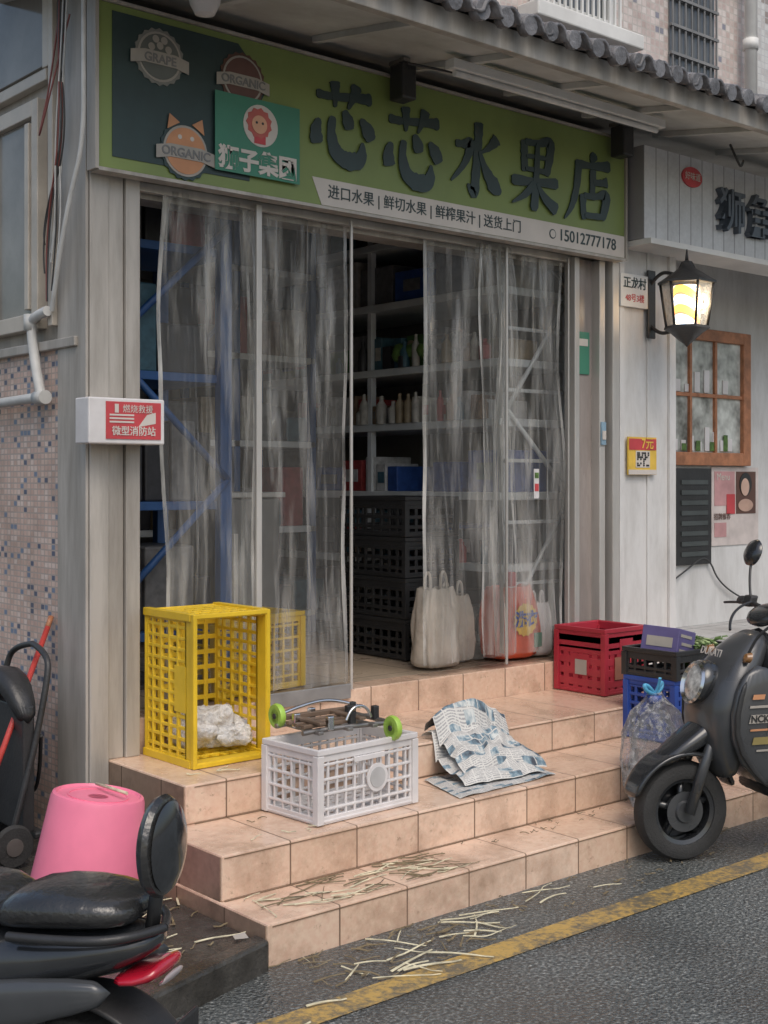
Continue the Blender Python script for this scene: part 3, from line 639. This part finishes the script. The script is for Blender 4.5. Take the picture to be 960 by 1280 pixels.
boxes('label',[(-.1835,-.181,-.05,.03,.10,.18)],creamd,0); boxes('label_front',[(-.10,.0,-.178,-.176,.08,.2)],M('label_brown',(.35,.15,.1),.5),0)
crate('blue_plastic_crate',.50,.29,.31,bluep,T((5.40,3.98,.303)),10,7,.016,panel=True)
crate('black_plastic_crate',.52,.31,.14,blackp,T((5.41,3.98,.615)),9,3,.014)
for k in range(4):
    crate('black_stacking_crate',.55,.38,.22,blackp,T((4.86,5.55,.606+.226*k))@Rz(90),8,4,.02)
root('gift_box'); 
CUR[0].matrix_world=T((5.29,3.99,.70))@Matrix.Rotation(math.radians(12),4,'Y')@Rz(12)
box('box_body',-.10,.10,-.1,.1,0,.15,violetp,.004); boxes('box_print',[(-.08,.08,-.1025,-.101,.03,.05),(-.06,.06,-.1025,-.101,.07,.085),(-.08,.05,-.1025,-.101,.11,.125)],creamd,0); box('box_side_print',-.1025,-.101,-.07,.07,.05,.10,creamd,0)
root('leafy_vegetables')
vs=[];fs=[]
for i in range(520):
    c=Vector((5.52+max(-.13,min(.12,rnd.gauss(0,.06))),3.97+max(-.12,min(.1,rnd.gauss(0,.06))),.66+min(.13,abs(rnd.gauss(0,.06))))); a=rnd.uniform(0,6.28); L=rnd.uniform(.03,.06); w=L*.35
    d=Vector((math.cos(a),math.sin(a),rnd.uniform(-.5,.4))).normalized(); s_=d.cross(Vector((0,0,1))).normalized()
    k=len(vs); vs+=[c,c+d*L*.5+s_*w,c+d*L,c+d*L*.5-s_*w]; fs.append((k,k+1,k+2,k+3))
mesh('leaves',vs,fs,green,True)
for i in range(7):
    tubec('stalk',[(5.42+.03*i,3.90,.75+.01*(i%3)),(5.45+.03*i,3.98,.78),(5.47+.025*i,4.06,.76)],.008,M('stalk_pale%d'%i,(.4,.5,.25),.5))

# ---------------------------------------------------------------- bags inside door
def bag(name,loc,w,d,h,mat,handles=True,wob=.2):
    root(name,loc); prof=[(.0,.0),(.42,.0),(.5,.06),(.52,.3),(.47,.55),(.46,.8),(.36,1.0)]
    vs=[];fs=[];seg=44
    for r,z in prof:
        for i in range(seg):
            a=2*math.pi*i/seg; rr=r*(1+wob*noise.noise(Vector((math.cos(a)*2.3+loc[0]*3,math.sin(a)*2.3,z*3)))+wob*.5*noise.noise(Vector((math.cos(a)*6+loc[0]*3,math.sin(a)*6,z*7))))
            cs,sn=math.cos(a),math.sin(a)
            vs.append((math.copysign(abs(cs)**.6,cs)*rr*w,math.copysign(abs(sn)**.7,sn)*rr*d,z*h+.07*h*z*noise.noise(Vector((cs*2,sn*2,z*4)))))
    for j in range(len(prof)-1):
        for i in range(seg):
            k=(i+1)%seg; fs.append((j*seg+i,j*seg+k,(j+1)*seg+k,(j+1)*seg+i))
    mesh('bag_body',vs,fs,mat,True,sub=1)
    if handles:
        for s_ in (-1,1): tubec('bag_handle',[(s_*w*.3,0,h*.95),(s_*w*.32,0,h*1.12),(s_*w*.2,.0,h*1.22),(s_*w*.12,0,h*1.1),(s_*w*.14,0,h*.95)],.008,mat)
pap=M('bag_kraft_white',(.52,.46,.39),.6,var=.2,bump=1,bscale=14)
bag('shopping_bag',(4.62,4.98,.61),.26,.2,.42,pap,wob=.35); bag('shopping_bag',(4.86,5.1,.61),.24,.2,.36,pap,wob=.35)
bag('orange_detergent_bag',(5.18,4.98,.61),.36,.22,.40,M('bag_orange_red',(.65,.11,.05),.3,var=.15,bump=.8,bscale=12),False,.25)
disc('bag_logo',0,-.125,.22,.085,yelprint,.004,star=.1); text('bag_word','洗衣',(0,-.135,.22),.09,bluep,ext=.001,off=.003)
box('bag_patch',.08,.14,-.122,-.112,.06,.14,signteal,.003)
bag('white_detergent_jug',(5.38,4.95,.61),.16,.14,.30,plastw,True,.05)
root('detergent_bottle',(5.25,5.03,1.0)); lathe('cap',[(.03,0),(.03,.07),(.025,.08),(0,.08)],redprint)
lathe('bottle',[(.08,-.15),(.09,-.1),(.09,-.04),(.03,0)],plastw)

def crumple(name,c,r,mat,sq=(1,1,.6),seed=0,floor=.8):
    root(name,c); vs=[];fs=[];n=26
    for j in range(n+1):
        for i in range(n*2):
            th=math.pi*j/n; ph=math.pi*i/n
            d=Vector((math.sin(th)*math.cos(ph),math.sin(th)*math.sin(ph),math.cos(th)))
            k=1+.42*noise.noise(d*1.6+Vector((seed,0,0)))+.22*abs(noise.noise(d*4+Vector((seed,3,0))))+.1*noise.noise(d*9)
            vs.append((d.x*r*sq[0]*k,d.y*r*sq[1]*k,max(-r*sq[2]*floor,d.z*r*sq[2]*k)))
    m=2*n
    for j in range(n):
        for i in range(m): fs.append((j*m+i,j*m+(i+1)%m,(j+1)*m+(i+1)%m,(j+1)*m+i))
    mesh('crumpled_film',vs,fs,mat,True)
wb=clear('white_film_bag',(.97,.97,.97),.55,.25,7,.35,.65,vz=1,bs=.8,col=(.85,.85,.85),a=.6,z=1.4)
crumple('white_plastic_bag',(2.92,4.56,.565),.11,wb,(1.25,1.1,.85),2)
crumple('white_plastic_bag',(3.0,4.47,.535),.06,wb,(1.2,1,.8),5)
# ---------------------------------------------------------------- folding trolley on the basket
root('folding_trolley',(3.17,4.0,.60),math.radians(-3))
for y in (-.09,.10): tubec('rail',[(-.22,y,.03),(-.05,y,.04),(.24,y,.02)],.010,steel)
for x in (-.16,-.02,.10,.19): box('cross_bar',x-.012,x+.012,-.13,.14,.022,.036,steel,.003)
boxes('platform_slats',[(-.20,.05,-.07,-.045,.04,.055),(-.20,.05,-.02,.005,.04,.055),(-.20,.05,.035,.06,.04,.055),(-.18,.16,.085,.11,.05,.07),(-.16,-.13,-.12,.12,.056,.068),(.03,.06,-.12,.12,.056,.068)],M('slat_brown',(.20,.14,.10),.45,.3),.003)
for p in ((-.1,-.1),(.02,-.08),(.1,.05),(.18,-.02),(-.05,.1),(.16,.11),(-.17,.03)):
    box('bracket',p[0]-.014,p[0]+.014,p[1]-.012,p[1]+.012,.03,.085,blackp if p[0]>0 else chrome,.004)
tubec('trolley_hoop',[(-.02,-.1,.06),(.0,-.1,.11),(.08,-.1,.11),(.10,-.1,.06)],.006,chrome)
tubec('trolley_handle',[(-.18,.12,.07),(-.05,.13,.10),(.1,.13,.10),(.2,.1,.06)],.007,chrome)
for x,y,z in ((-.20,.12,.065),(.155,-.17,.02)):
    lathe('wheel_tyre',[(.028,-.012),(.046,-.012),(.050,0),(.046,.012),(.028,.012),(.028,-.012)],lime,axis='X',loc=(x,y,z),seg=24)
    for k in range(5):
        a=k*math.pi*2/5; cyl('wheel_spoke',(x,y,z),(x,y+.03*math.cos(a),z+.03*math.sin(a)),.005,lime,seg=6)
    cyl('wheel_hub',(x-.016,y,z),(x+.016,y,z),.011,blackp)

# ---------------------------------------------------------------- newspapers
def paper(name,fn,nx=44,ny=34,uvf=(1.2,1),ang=16):
    root(name); vs=[];fs=[]
    for j in range(ny+1):
        for i in range(nx+1): vs.append(fn(i/nx,j/ny))
    for j in range(ny):
        for i in range(nx):
            a=j*(nx+1)+i; fs.append((a,a+1,a+nx+2,a+nx+1))
    o=mesh('paper_sheet',vs,fs,news,False)
    uv=o.data.uv_layers.new(name='UVMap')
    for p in o.data.polygons:
        for li in p.loop_indices:
            v_=o.data.loops[li].vertex_index; uv.data[li].uv=((v_%(nx+1))/nx*uvf[0],(v_//(nx+1))/ny*uvf[1])
    o.data.polygons.foreach_set('use_smooth',[True]*len(o.data.polygons))
    md=o.modifiers.new('e','EDGE_SPLIT'); md.split_angle=math.radians(ang)
    return o
def flat(u,v):
    x=3.62+.62*u+.10*v; y=3.755+.33*v+.035*u; z=.304+.010*abs(noise.noise(Vector((u*3,v*3,1))))+.012*max(0,noise.noise(Vector((u*5,v*4,5))))
    return (x,y,z)
paper('newspaper_sheet',flat)
def fold(seed,dx,dy,dz,k):
    def f(u,v):
        x=3.80+dx+.44*u+.06*v; w=v*1.0
        arch=math.sin(math.pi*min(1,max(0,w)))**.7
        y=3.90+dy+.34*w-.04*u
        crease=.05*abs(noise.noise(Vector((u*2.1+w*1.3,w*1.7,seed))))+.022*abs(noise.noise(Vector((u*4.6,w*4.2-u*2,seed+4))))
        base=.305 if y<4.10 else .305+min(1,(y-4.10)/.05)*.15
        z=base+dz+arch*(.14*k*(.60+.40*math.sin(u*3.0+.2)))-crease*arch*1.5+(.025*abs(noise.noise(Vector((u*3,w*3,seed+9)))))
        x+=.035*noise.noise(Vector((w*3.1,u*1.5,seed))); y+=.03*noise.noise(Vector((u*2.7,w,seed+2)))
        return (x,y,max(z,base+dz))
    return f
paper('newspaper_folded',fold(2,0,0,.018,1.3),uvf=(1.1,.9)); 
paper('newspaper_folded',fold(6,-.04,-.03,.008,.8),uvf=(.9,1.1))

# ---------------------------------------------------------------- water jug in bag
root('water_jug_in_bag',(4.67,3.585,.142))
lathe('jug',[(0,.0),(.095,.0),(.105,.02),(.105,.10),(.096,.115),(.105,.13),(.105,.22),(.096,.235),(.105,.25),(.10,.33),(.06,.40),(.03,.43),(.03,.47),(0,.47)],bottlem,seg=28)
cyl('jug_cap',(0,0,.455),(0,0,.49),.034,bluep)
lathe('bag_skin',[(0,.0),(.115,.003),(.135,.08),(.128,.14),(.13,.2),(.124,.26),(.14,.32),(.10,.42),(.05,.47),(.03,.50)],bagm,seg=60,wob=.35)
bh=M('bag_blue_handle',(.10,.38,.6),.4)
for s_ in (-1,1): tubec('bag_knot',[(0,0,.49),(s_*.03,0,.53),(s_*.07,.01,.545),(s_*.05,0,.505),(0,0,.495)],.009,bh)
tubec('bag_tail',[(0,0,.49),(.01,-.02,.54),(.0,-.03,.57)],.007,bh)

# ---------------------------------------------------------------- pink bucket (upside down)
root('pink_bucket',mat=T((2.17,4.19,.10))@Matrix.Rotation(math.radians(3),4,'X')@Matrix.Rotation(math.radians(7),4,'Y')@Matrix.Scale(1.1,4))
lathe('bucket_shell',[(.186,.0),(.192,.006),(.192,.022),(.182,.028),(.180,.06),(.152,.325),(.147,.338),(.137,.342),(.132,.334),(.0,.330)],pinkp,seg=56)
lathe('bucket_base_ring',[(.10,.331),(.10,.336),(.094,.336),(.094,.331)],pinkp,seg=40)
tubec('bucket_handle',[(.187,0,.03),(.17,-.12,.02),(.0,-.205,.012),(-.17,-.12,.02),(-.187,0,.03)],.005,M('handle_wire',(.5,.5,.5),.4,.8))
for s_ in (-1,1): box('handle_lug',s_*.186-.012,s_*.186+.012,-.02,.02,.02,.05,pinkp,.004)
root('straw_on_bucket'); cyl('stalk',(2.28,4.08,.478),(2.26,4.27,.482),.006,straw,seg=6)

# ---------------------------------------------------------------- folded hand cart + broom by side wall
root('folded_hand_cart',(2.22,4.95,.085),math.radians(90))
for s_ in (-.2,.2): tubec('frame_tube',[(s_,.10,.03),(s_,.0,.35),(s_,-.08,.72),(s_*.8,-.10,.82),(0,-.11,.84)],.013,blackp)
boxes('folded_bed',[(-.19,.19,-.03,.02,.12,.62),(-.15,.15,-.045,-.031,.2,.55)],blackp,.015)
loft('canvas_cover',[(-.2,.55,.04,.03),(-.1,.68,.06,.05),(.0,.72,.07,.05),(.12,.70,.06,.05),(.22,.6,.04,.03)],blackp,y=.0)
for s_ in (-.23,.23):
    lathe('cart_wheel',[(.03,-.015),(.075,-.018),(.085,0),(.075,.018),(.03,.015),(0,.015)],rubber,axis='X',loc=(s_,.08,.088)); lathe('cart_hub',[(0,-.02),(.035,-.02),(.035,.02),(0,.02)],steel,axis='X',loc=(s_,.08,.088),seg=16)
tubec('cart_strap',[(-.2,-.05,.5),(-.05,-.12,.3),(.1,-.15,.18),(.18,-.1,.35),(.2,-.04,.55)],.008,rubber)
boxes('cart_plate',[(-.17,.17,-.09,-.04,.08,.11)],blackp,.01)
root('black_rubbish_sack',(2.22,5.35,.085)); 
lathe('sack',[(0,0),(.17,.0),(.2,.08),(.19,.3),(.12,.45),(.04,.52),(.06,.58),(0,.58)],M('sack_black',(.025,.025,.027),.22,bump=.8,bscale=18),wob=.4,seg=30)
root('broom'); cyl('broom_handle',(2.05,4.75,.40),(2.43,5.02,.98),.012,M('handle_red',(.5,.06,.05),.4)); cyl('broom_handle_wood',(2.43,5.02,.98),(2.455,5.04,1.02),.012,wood)
vs=[];fs=[]
for i in range(90):
    a=Vector((2.05,4.75,.40))+Vector((rnd.gauss(0,.01),rnd.gauss(0,.015),0)); e=a+Vector((-.11+rnd.gauss(0,.03),-.09+rnd.gauss(0,.05),-.29+rnd.uniform(-.01,.03))); k=len(vs); s_=Vector((.003,-.002,0)); vs+=[a-s_,a+s_,e+s_,e-s_]; fs.append((k,k+1,k+2,k+3))
mesh('broom_bristles',vs,fs,blackp)

# ---------------------------------------------------------------- scooters
def wheel(pre,c,r,w,spokes=5):
    lathe(pre+'_tyre',[(r*.66,-w*.42),(r*.80,-w*.5),(r*.93,-w*.42),(r*.99,-w*.2),(r,0),(r*.99,w*.2),(r*.93,w*.42),(r*.80,w*.5),(r*.66,w*.42),(r*.66,-w*.42)],rubber,axis='Y',loc=c,seg=44)
    lathe(pre+'_rim',[(r*.66,-w*.36),(r*.58,-w*.3),(r*.56,0),(r*.58,w*.3),(r*.66,w*.36),(r*.66,-w*.36)],blackg,axis='Y',loc=c,seg=44)
    lathe(pre+'_hub',[(0,-w*.5),(r*.2,-w*.5),(r*.26,-w*.3),(r*.26,w*.3),(r*.2,w*.5),(0,w*.5)],darkgrey,axis='Y',loc=c,seg=20)
    lathe(pre+'_brake_disc',[(r*.30,w*.36),(r*.40,w*.36),(r*.40,w*.40),(r*.30,w*.40)],darkgrey,axis='Y',loc=c,seg=30)
    for k in range(spokes):
        a=2*math.pi*k/spokes+.3; cyl(pre+'_spoke',c,(c[0]+r*.6*math.cos(a),c[1],c[2]+r*.6*math.sin(a)),r*.075,blackg,seg=8)
def arcfender(nm,c,R,a0,a1,hw,mat,hh=.012,n=12):
    loft(nm,[(c[0]+R*math.cos(math.radians(a0+(a1-a0)*i/n)),c[2]+R*math.sin(math.radians(a0+(a1-a0)*i/n)),hw*(.75+.25*math.sin(math.pi*i/n)),hh) for i in range(n+1)],mat,e=4)
def mirror(nm,p,side):
    tubec(nm+'_stem',[p,(p[0]+.01,p[1]+side*.04,p[2]+.08),(p[0]-.0,p[1]+side*.07,p[2]+.15)],.006,blackp)
    q=(p[0]-.0,p[1]+side*.08,p[2]+.20)
    lathe(nm+'_shell',[(0,.03),(.035,.024),(.056,.008),(.06,-.006),(.055,-.012),(0,-.012)],blackg,axis='X',loc=q); lathe(nm+'_glass',[(.05,-.014),(0,-.0145)],chrome,axis='X',loc=q)
rs=root('motor_scooter',(4.46,3.29,0),math.radians(180-24))
arcfender('front_fender',(0,0,.215),.245,15,160,.08,blackg)
loft('fender_cowl',[(.13,.40,.055,.02),(.02,.475,.085,.04),(-.08,.53,.09,.06),(-.14,.60,.08,.05)],blackg,e=2.4)
loft('front_apron',[(-.20,.33,.10,.05),(-.17,.45,.155,.075),(-.12,.60,.18,.105),(-.12,.74,.175,.11),(-.18,.86,.14,.09),(-.25,.95,.08,.05)],darkgrey,e=2.3)
loft('leg_shield',[(-.24,.97,.13,.02),(-.26,.80,.21,.022),(-.24,.62,.235,.025),(-.25,.45,.22,.025),(-.34,.31,.19,.03)],blackg,e=3)
for s_,q in ((1,'l'),(-1,'r')):
    loft('side_wing_'+q,[(-.14,.84,.02,.05),(-.18,.68,.035,.12),(-.25,.50,.035,.14),(-.42,.33,.03,.08)],darkgrey,y=.19*s_)
    loft('wing_trim_'+q,[(-.10,.78,.008,.012),(-.09,.64,.008,.012),(-.14,.48,.008,.012),(-.30,.32,.008,.012)],blackp,y=.215*s_)
lathe('headlight_shell',[(.0,-.12),(.07,-.10),(.09,-.03),(.092,.0),(.086,.012),(.078,.006)],blackg,axis='X',loc=(.0,0,.745),seg=32)
lathe('headlight_ring',[(.077,.004),(.088,.014),(.079,.024),(.070,.012),(.077,.004)],chrome,axis='X',loc=(0,0,.745),seg=32)
lathe('headlight_lens',[(.074,.010),(.05,.022),(0,.028)],M('lens_grey',(.50,.50,.48),.12,coat=1,var=.5,scale=40),axis='X',loc=(0,0,.745),seg=32)
loft('handlebar_cover',[(-.20,.98,.07,.03),(-.26,1.03,.12,.04),(-.33,1.04,.08,.03)],blackg)
tubec('handlebar',[(-.34,-.34,1.05),(-.29,-.2,1.06),(-.27,0,1.03),(-.29,.2,1.06),(-.34,.34,1.05)],.012,blackp)
for s_ in (-1,1):
    cyl('grip',(-.345,s_*.35,1.05),(-.305,s_*.24,1.06),.019,rubber); tubec('brake_lever',[(-.26,s_*.2,1.055),(-.245,s_*.28,1.05),(-.27,s_*.36,1.04)],.006,blackp)
    box('switch_block',-.315,-.275,s_*.2-.03,s_*.2+.03,1.035,1.085,blackp,.008)
    lathe('indicator',[(0,.03),(.018,.022),(.022,0),(0,-.01)],M('amber%d'%s_,(.25,.12,.04),.2,coat=1),axis='X',loc=(-.13,s_*.15,.86),seg=16)
    mirror('mirror%d'%(s_+1),(-.29,s_*.19,1.07),s_)
tubec('brake_hose',[(-.27,.18,1.06),(-.16,.22,1.02),(-.12,.12,.9),(-.15,.08,.6)],.006,blackp); tubec('brake_hose2',[(-.27,-.15,1.06),(-.13,-.10,1.04),(-.1,0,.96)],.006,blackp)
text('nose_word','DUKATI',(-.035,.0,.87),.045,cream,rot=(math.pi/2-.35,0,math.pi/2),ext=.0008,off=.0008)
for x,z,w,h,m_ in ((-.17,.71,.055,.02,orange),(-.185,.67,.09,.010,creamd),(-.20,.62,.09,.035,creamd),(-.21,.575,.08,.008,orange),(-.24,.53,.09,.03,M('sticker_gold',(.30,.24,.09),.4)),(-.26,.49,.08,.008,creamd)):
    box('sticker',x-w/2,x+w/2,.2265,.2285,z-h/2,z+h/2,m_,0)
tx=text('sticker_text','NCK',(-.20,.231,.62),.04,blackp,rot=(math.pi/2,0,math.pi),ext=.0005,off=.001)
def rk(z): return -.30*max(0,z-.50)
for o in rs.children:
    if o.type=='MESH':
        for v_ in o.data.vertices: v_.co.x+=rk(v_.co.z)
    elif o.type=='CURVE':
        for sp in o.data.splines:
            for p in sp.points: p.co.x+=rk(p.co.z)
    else: o.location.x+=rk(o.location.z)
wheel('front_wheel',(0,0,.21),.21,.10)
for s_ in (-.075,.075): cyl('fork_leg',(0,s_,.21),(-.15,s_*.9,.62),.022,darkgrey)
loft('floorboard',[(-.34,.30,.17,.04),(-.45,.27,.17,.035),(-.76,.27,.17,.035),(-.86,.34,.15,.05)],blackp,e=4)
loft('rear_body',[(-.78,.40,.14,.10),(-.88,.52,.16,.15),(-1.04,.58,.17,.15),(-1.29,.64,.16,.11),(-1.54,.72,.11,.06),(-1.64,.76,.06,.03)],darkgrey)
loft('seat',[(-.76,.74,.09,.03),(-.84,.765,.14,.045),(-1.04,.775,.15,.05),(-1.29,.80,.15,.05),(-1.52,.845,.11,.03)],leather)
wheel('rear_wheel',(-1.30,0,.21),.21,.11); arcfender('rear_fender',(-1.30,0,.22),.25,30,170,.08,blackp)
lathe('tail_lamp',[(0,-.02),(.04,-.015),(.04,.0),(0,.0)],taill,axis='X',loc=(-1.64,0,.74))
cyl('side_stand',(-.79,.12,.26),(-.84,.20,.004),.01,steel)

root('parked_scooter',(1.305,2.515,.0),math.radians(122),scale=.935)
wheel('rear_wheel',(0,0,.25),.25,.12)
arcfender('rear_fender',(0,0,.26),.275,60,185,.08,blackp,.01)
loft('rear_body',[(-.20,.68,.05,.02),(-.12,.66,.10,.05),(.05,.62,.13,.07),(.25,.60,.15,.09),(.5,.50,.15,.14),(.58,.38,.13,.12)],blackg)
loft('side_fairing',[(-.15,.60,.02,.03),(.05,.56,.03,.05),(.3,.50,.03,.07),(.5,.42,.02,.08)],darkgrey,y=-.14)
loft('side_fairing_r',[(-.15,.60,.02,.03),(.05,.56,.03,.05),(.3,.50,.03,.07),(.5,.42,.02,.08)],darkgrey,y=.14)
loft('pillion_seat',[(-.155,.735,.07,.02),(-.12,.745,.11,.04),(.0,.745,.13,.05),(.13,.735,.13,.05),(.19,.71,.11,.03)],leather)
tubec('seat_piping',[(-.15,-.07,.71),(-.08,-.125,.71),(.12,-.135,.70),(.2,-.11,.69)],.006,rubber)
loft('rider_seat',[(.17,.70,.11,.03),(.23,.73,.14,.055),(.4,.715,.15,.06),(.6,.71,.12,.05),(.68,.69,.07,.02)],leather)
loft('tail_lamp',[(-.205,.635,.05,.010),(-.215,.62,.075,.020),(-.17,.60,.09,.018),(-.10,.595,.10,.010)],taill)
loft('tail_lamp_clear',[(-.222,.608,.045,.004),(-.228,.595,.05,.007),(-.2,.582,.05,.004)],M('lamp_clear_grey',(.35,.3,.3),.15,coat=1))
for s_ in (-.13,.13): tubec('grab_rail',[(.12,s_,.69),(-.05,s_*1.12,.70),(-.17,s_*.8,.705),(-.2,0,.70)],.011,blackp); cyl('shock_absorber',(0,s_*.9,.25),(.08,s_*.9,.56),.026,darkgrey)
boxes('mudguard_plate',[(-.25,-.24,-.08,.08,.36,.50)],blackp,.006)
cyl('backrest_stalk',(-.17,0,.69),(-.19,0,.83),.016,blackp)
o=lathe('backrest_pad',[(0,-.022),(.07,-.022),(.094,-.012),(.1,0),(.094,.014),(.07,.028),(0,.034)],leather,axis='X',loc=(-.195,0,.885),seg=36)
o2=lathe('backrest_back',[(0,-.04),(.05,-.036),(.082,-.024),(.088,-.02)],blackg,axis='X',loc=(-.195,0,.885),seg=36)
for q in (o,o2):
    for v_ in q.data.vertices: v_.co.z=.885+(v_.co.z-.885)*1.15
loft('footboard',[(.5,.28,.15,.05),(.7,.26,.17,.04),(.98,.26,.17,.04),(1.1,.4,.17,.04),(1.2,.8,.15,.03)],blackp,e=4)
loft('front_cowl',[(1.12,.35,.1,.06),(1.2,.6,.16,.08),(1.18,.85,.12,.06),(1.12,.98,.08,.04)],darkgrey)
wheel('front_wheel',(1.3,0,.22),.22,.1); cyl('fork',(1.3,.07,.22),(1.18,.07,.6),.02,steel); cyl('fork2',(1.3,-.07,.22),(1.18,-.07,.6),.02,steel)
tubec('handlebar',[(1.0,-.33,1.03),(1.08,0,1.02),(1.0,.33,1.03)],.014,blackp)

# ---------------------------------------------------------------- debris
def straws(name,regions,mat):
    root(name); vs=[];fs=[]
    for (x0,x1,y0,y1,z,n,lmin,lmax,w) in regions:
        for _ in range(n):
            L=rnd.uniform(lmin,lmax); a=rnd.gauss(-.15,.5); 
            if rnd.random()<.2: a+=rnd.uniform(-1.2,1.2)
            cur=rnd.gauss(0,.18)
            c=Vector((rnd.uniform(x0,x1),rnd.uniform(y0,max(y0+.01,y1)),z)); seg=8; ww=w*rnd.uniform(.35,1.3)
            k=len(vs); p=c.copy(); tw=rnd.uniform(0,6)
            for i in range(seg+1):
                d=Vector((math.cos(a+cur*i/seg),math.sin(a+cur*i/seg),0)); s_=Vector((-d.y,d.x,0))*ww*(1-.5*i/seg)
                zz=.003+.006*abs(math.sin(i*.35+tw))
                py=max(min(p.y,y1),y0)
                vs+=[(p.x-s_.x,py-s_.y,z+zz),(p.x+s_.x,py+s_.y,z+zz+.002)]; p+=d*L/seg
            for i in range(seg): fs.append((k+2*i,k+2*i+1,k+2*i+3,k+2*i+2))
    mesh('straw_pieces',vs,fs,mat,solid=.0015)
straws('straw_litter',[(2.5,3.35,3.47,3.70,.14,20,.1,.32,.003),(2.45,3.25,3.16,3.41,.004,17,.1,.28,.004),(2.3,3.0,2.9,3.2,.004,7,.1,.26,.005),(3.4,4.2,3.2,3.4,.004,4,.1,.3,.004),(2.0,2.4,3.55,4.0,.085,9,.06,.2,.004),(2.6,2.9,3.76,3.85,.30,4,.05,.15,.003),(2.6,2.8,4.16,4.3,.45,3,.05,.15,.003),(1.75,2.3,2.75,3.0,.004,4,.1,.25,.005)],straw)
straws('dried_leaf_litter',[(2.5,3.3,3.47,3.70,.14,34,.05,.26,.003),(2.4,3.2,3.1,3.42,.004,44,.03,.12,.004),(3.2,5,3.15,3.43,.004,46,.015,.06,.004),(1.9,2.4,3.5,4.2,.085,26,.02,.08,.004),(2.6,5,4.0,4.13,.30,22,.01,.04,.002),(3.2,5,3.6,3.71,.14,26,.01,.04,.002)],strawb)
root('paper_scraps')
mesh('scraps',[(2.34,3.48,.105),(2.38,3.46,.106),(2.39,3.50,.112),(2.35,3.51,.107),(2.05,3.03,.012),(2.08,3.02,.012),(2.10,3.12,.018),(2.07,3.13,.014)],[(0,1,2,3),(4,5,6,7)],creamd)

# ---------------------------------------------------------------- light, sky, camera
w=bpy.data.worlds.new('World'); S.world=w; w.use_nodes=True; t=w.node_tree
bg=t.nodes['Background']; sk=t.nodes.new('ShaderNodeTexSky'); sk.sky_type='NISHITA'; sk.sun_disc=False
sk.sun_elevation=math.radians(55); sk.sun_rotation=math.radians(200); sk.air_density=1.3; sk.dust_density=4; sk.ozone_density=1
t.links.new(sk.outputs[0],bg.inputs[0]); bg.inputs[1].default_value=.15
sun=bpy.data.lights.new('sun','SUN'); sun.energy=.95; sun.angle=math.radians(40); sun.color=(1,.98,.95)
so=bpy.data.objects.new('sun',sun); S.collection.objects.link(so)
d=Vector((math.sin(math.radians(200))*math.cos(math.radians(55)),math.cos(math.radians(200))*math.cos(math.radians(55)),math.sin(math.radians(55))))
so.rotation_euler=d.to_track_quat('Z','Y').to_euler()
cam=bpy.data.cameras.new('camera'); co=bpy.data.objects.new('camera',cam); S.collection.objects.link(co); S.camera=co
cam.sensor_fit='VERTICAL'; cam.sensor_height=36; cam.sensor_width=27; cam.lens=45; cam.shift_y=-40/1280; cam.clip_end=1000
co.location=(0,0,1.6); co.rotation_euler=(math.pi/2,0,math.atan2(-.6501,.7598))
S.view_settings.view_transform='Standard'; S.view_settings.look='None'; S.view_settings.exposure=0
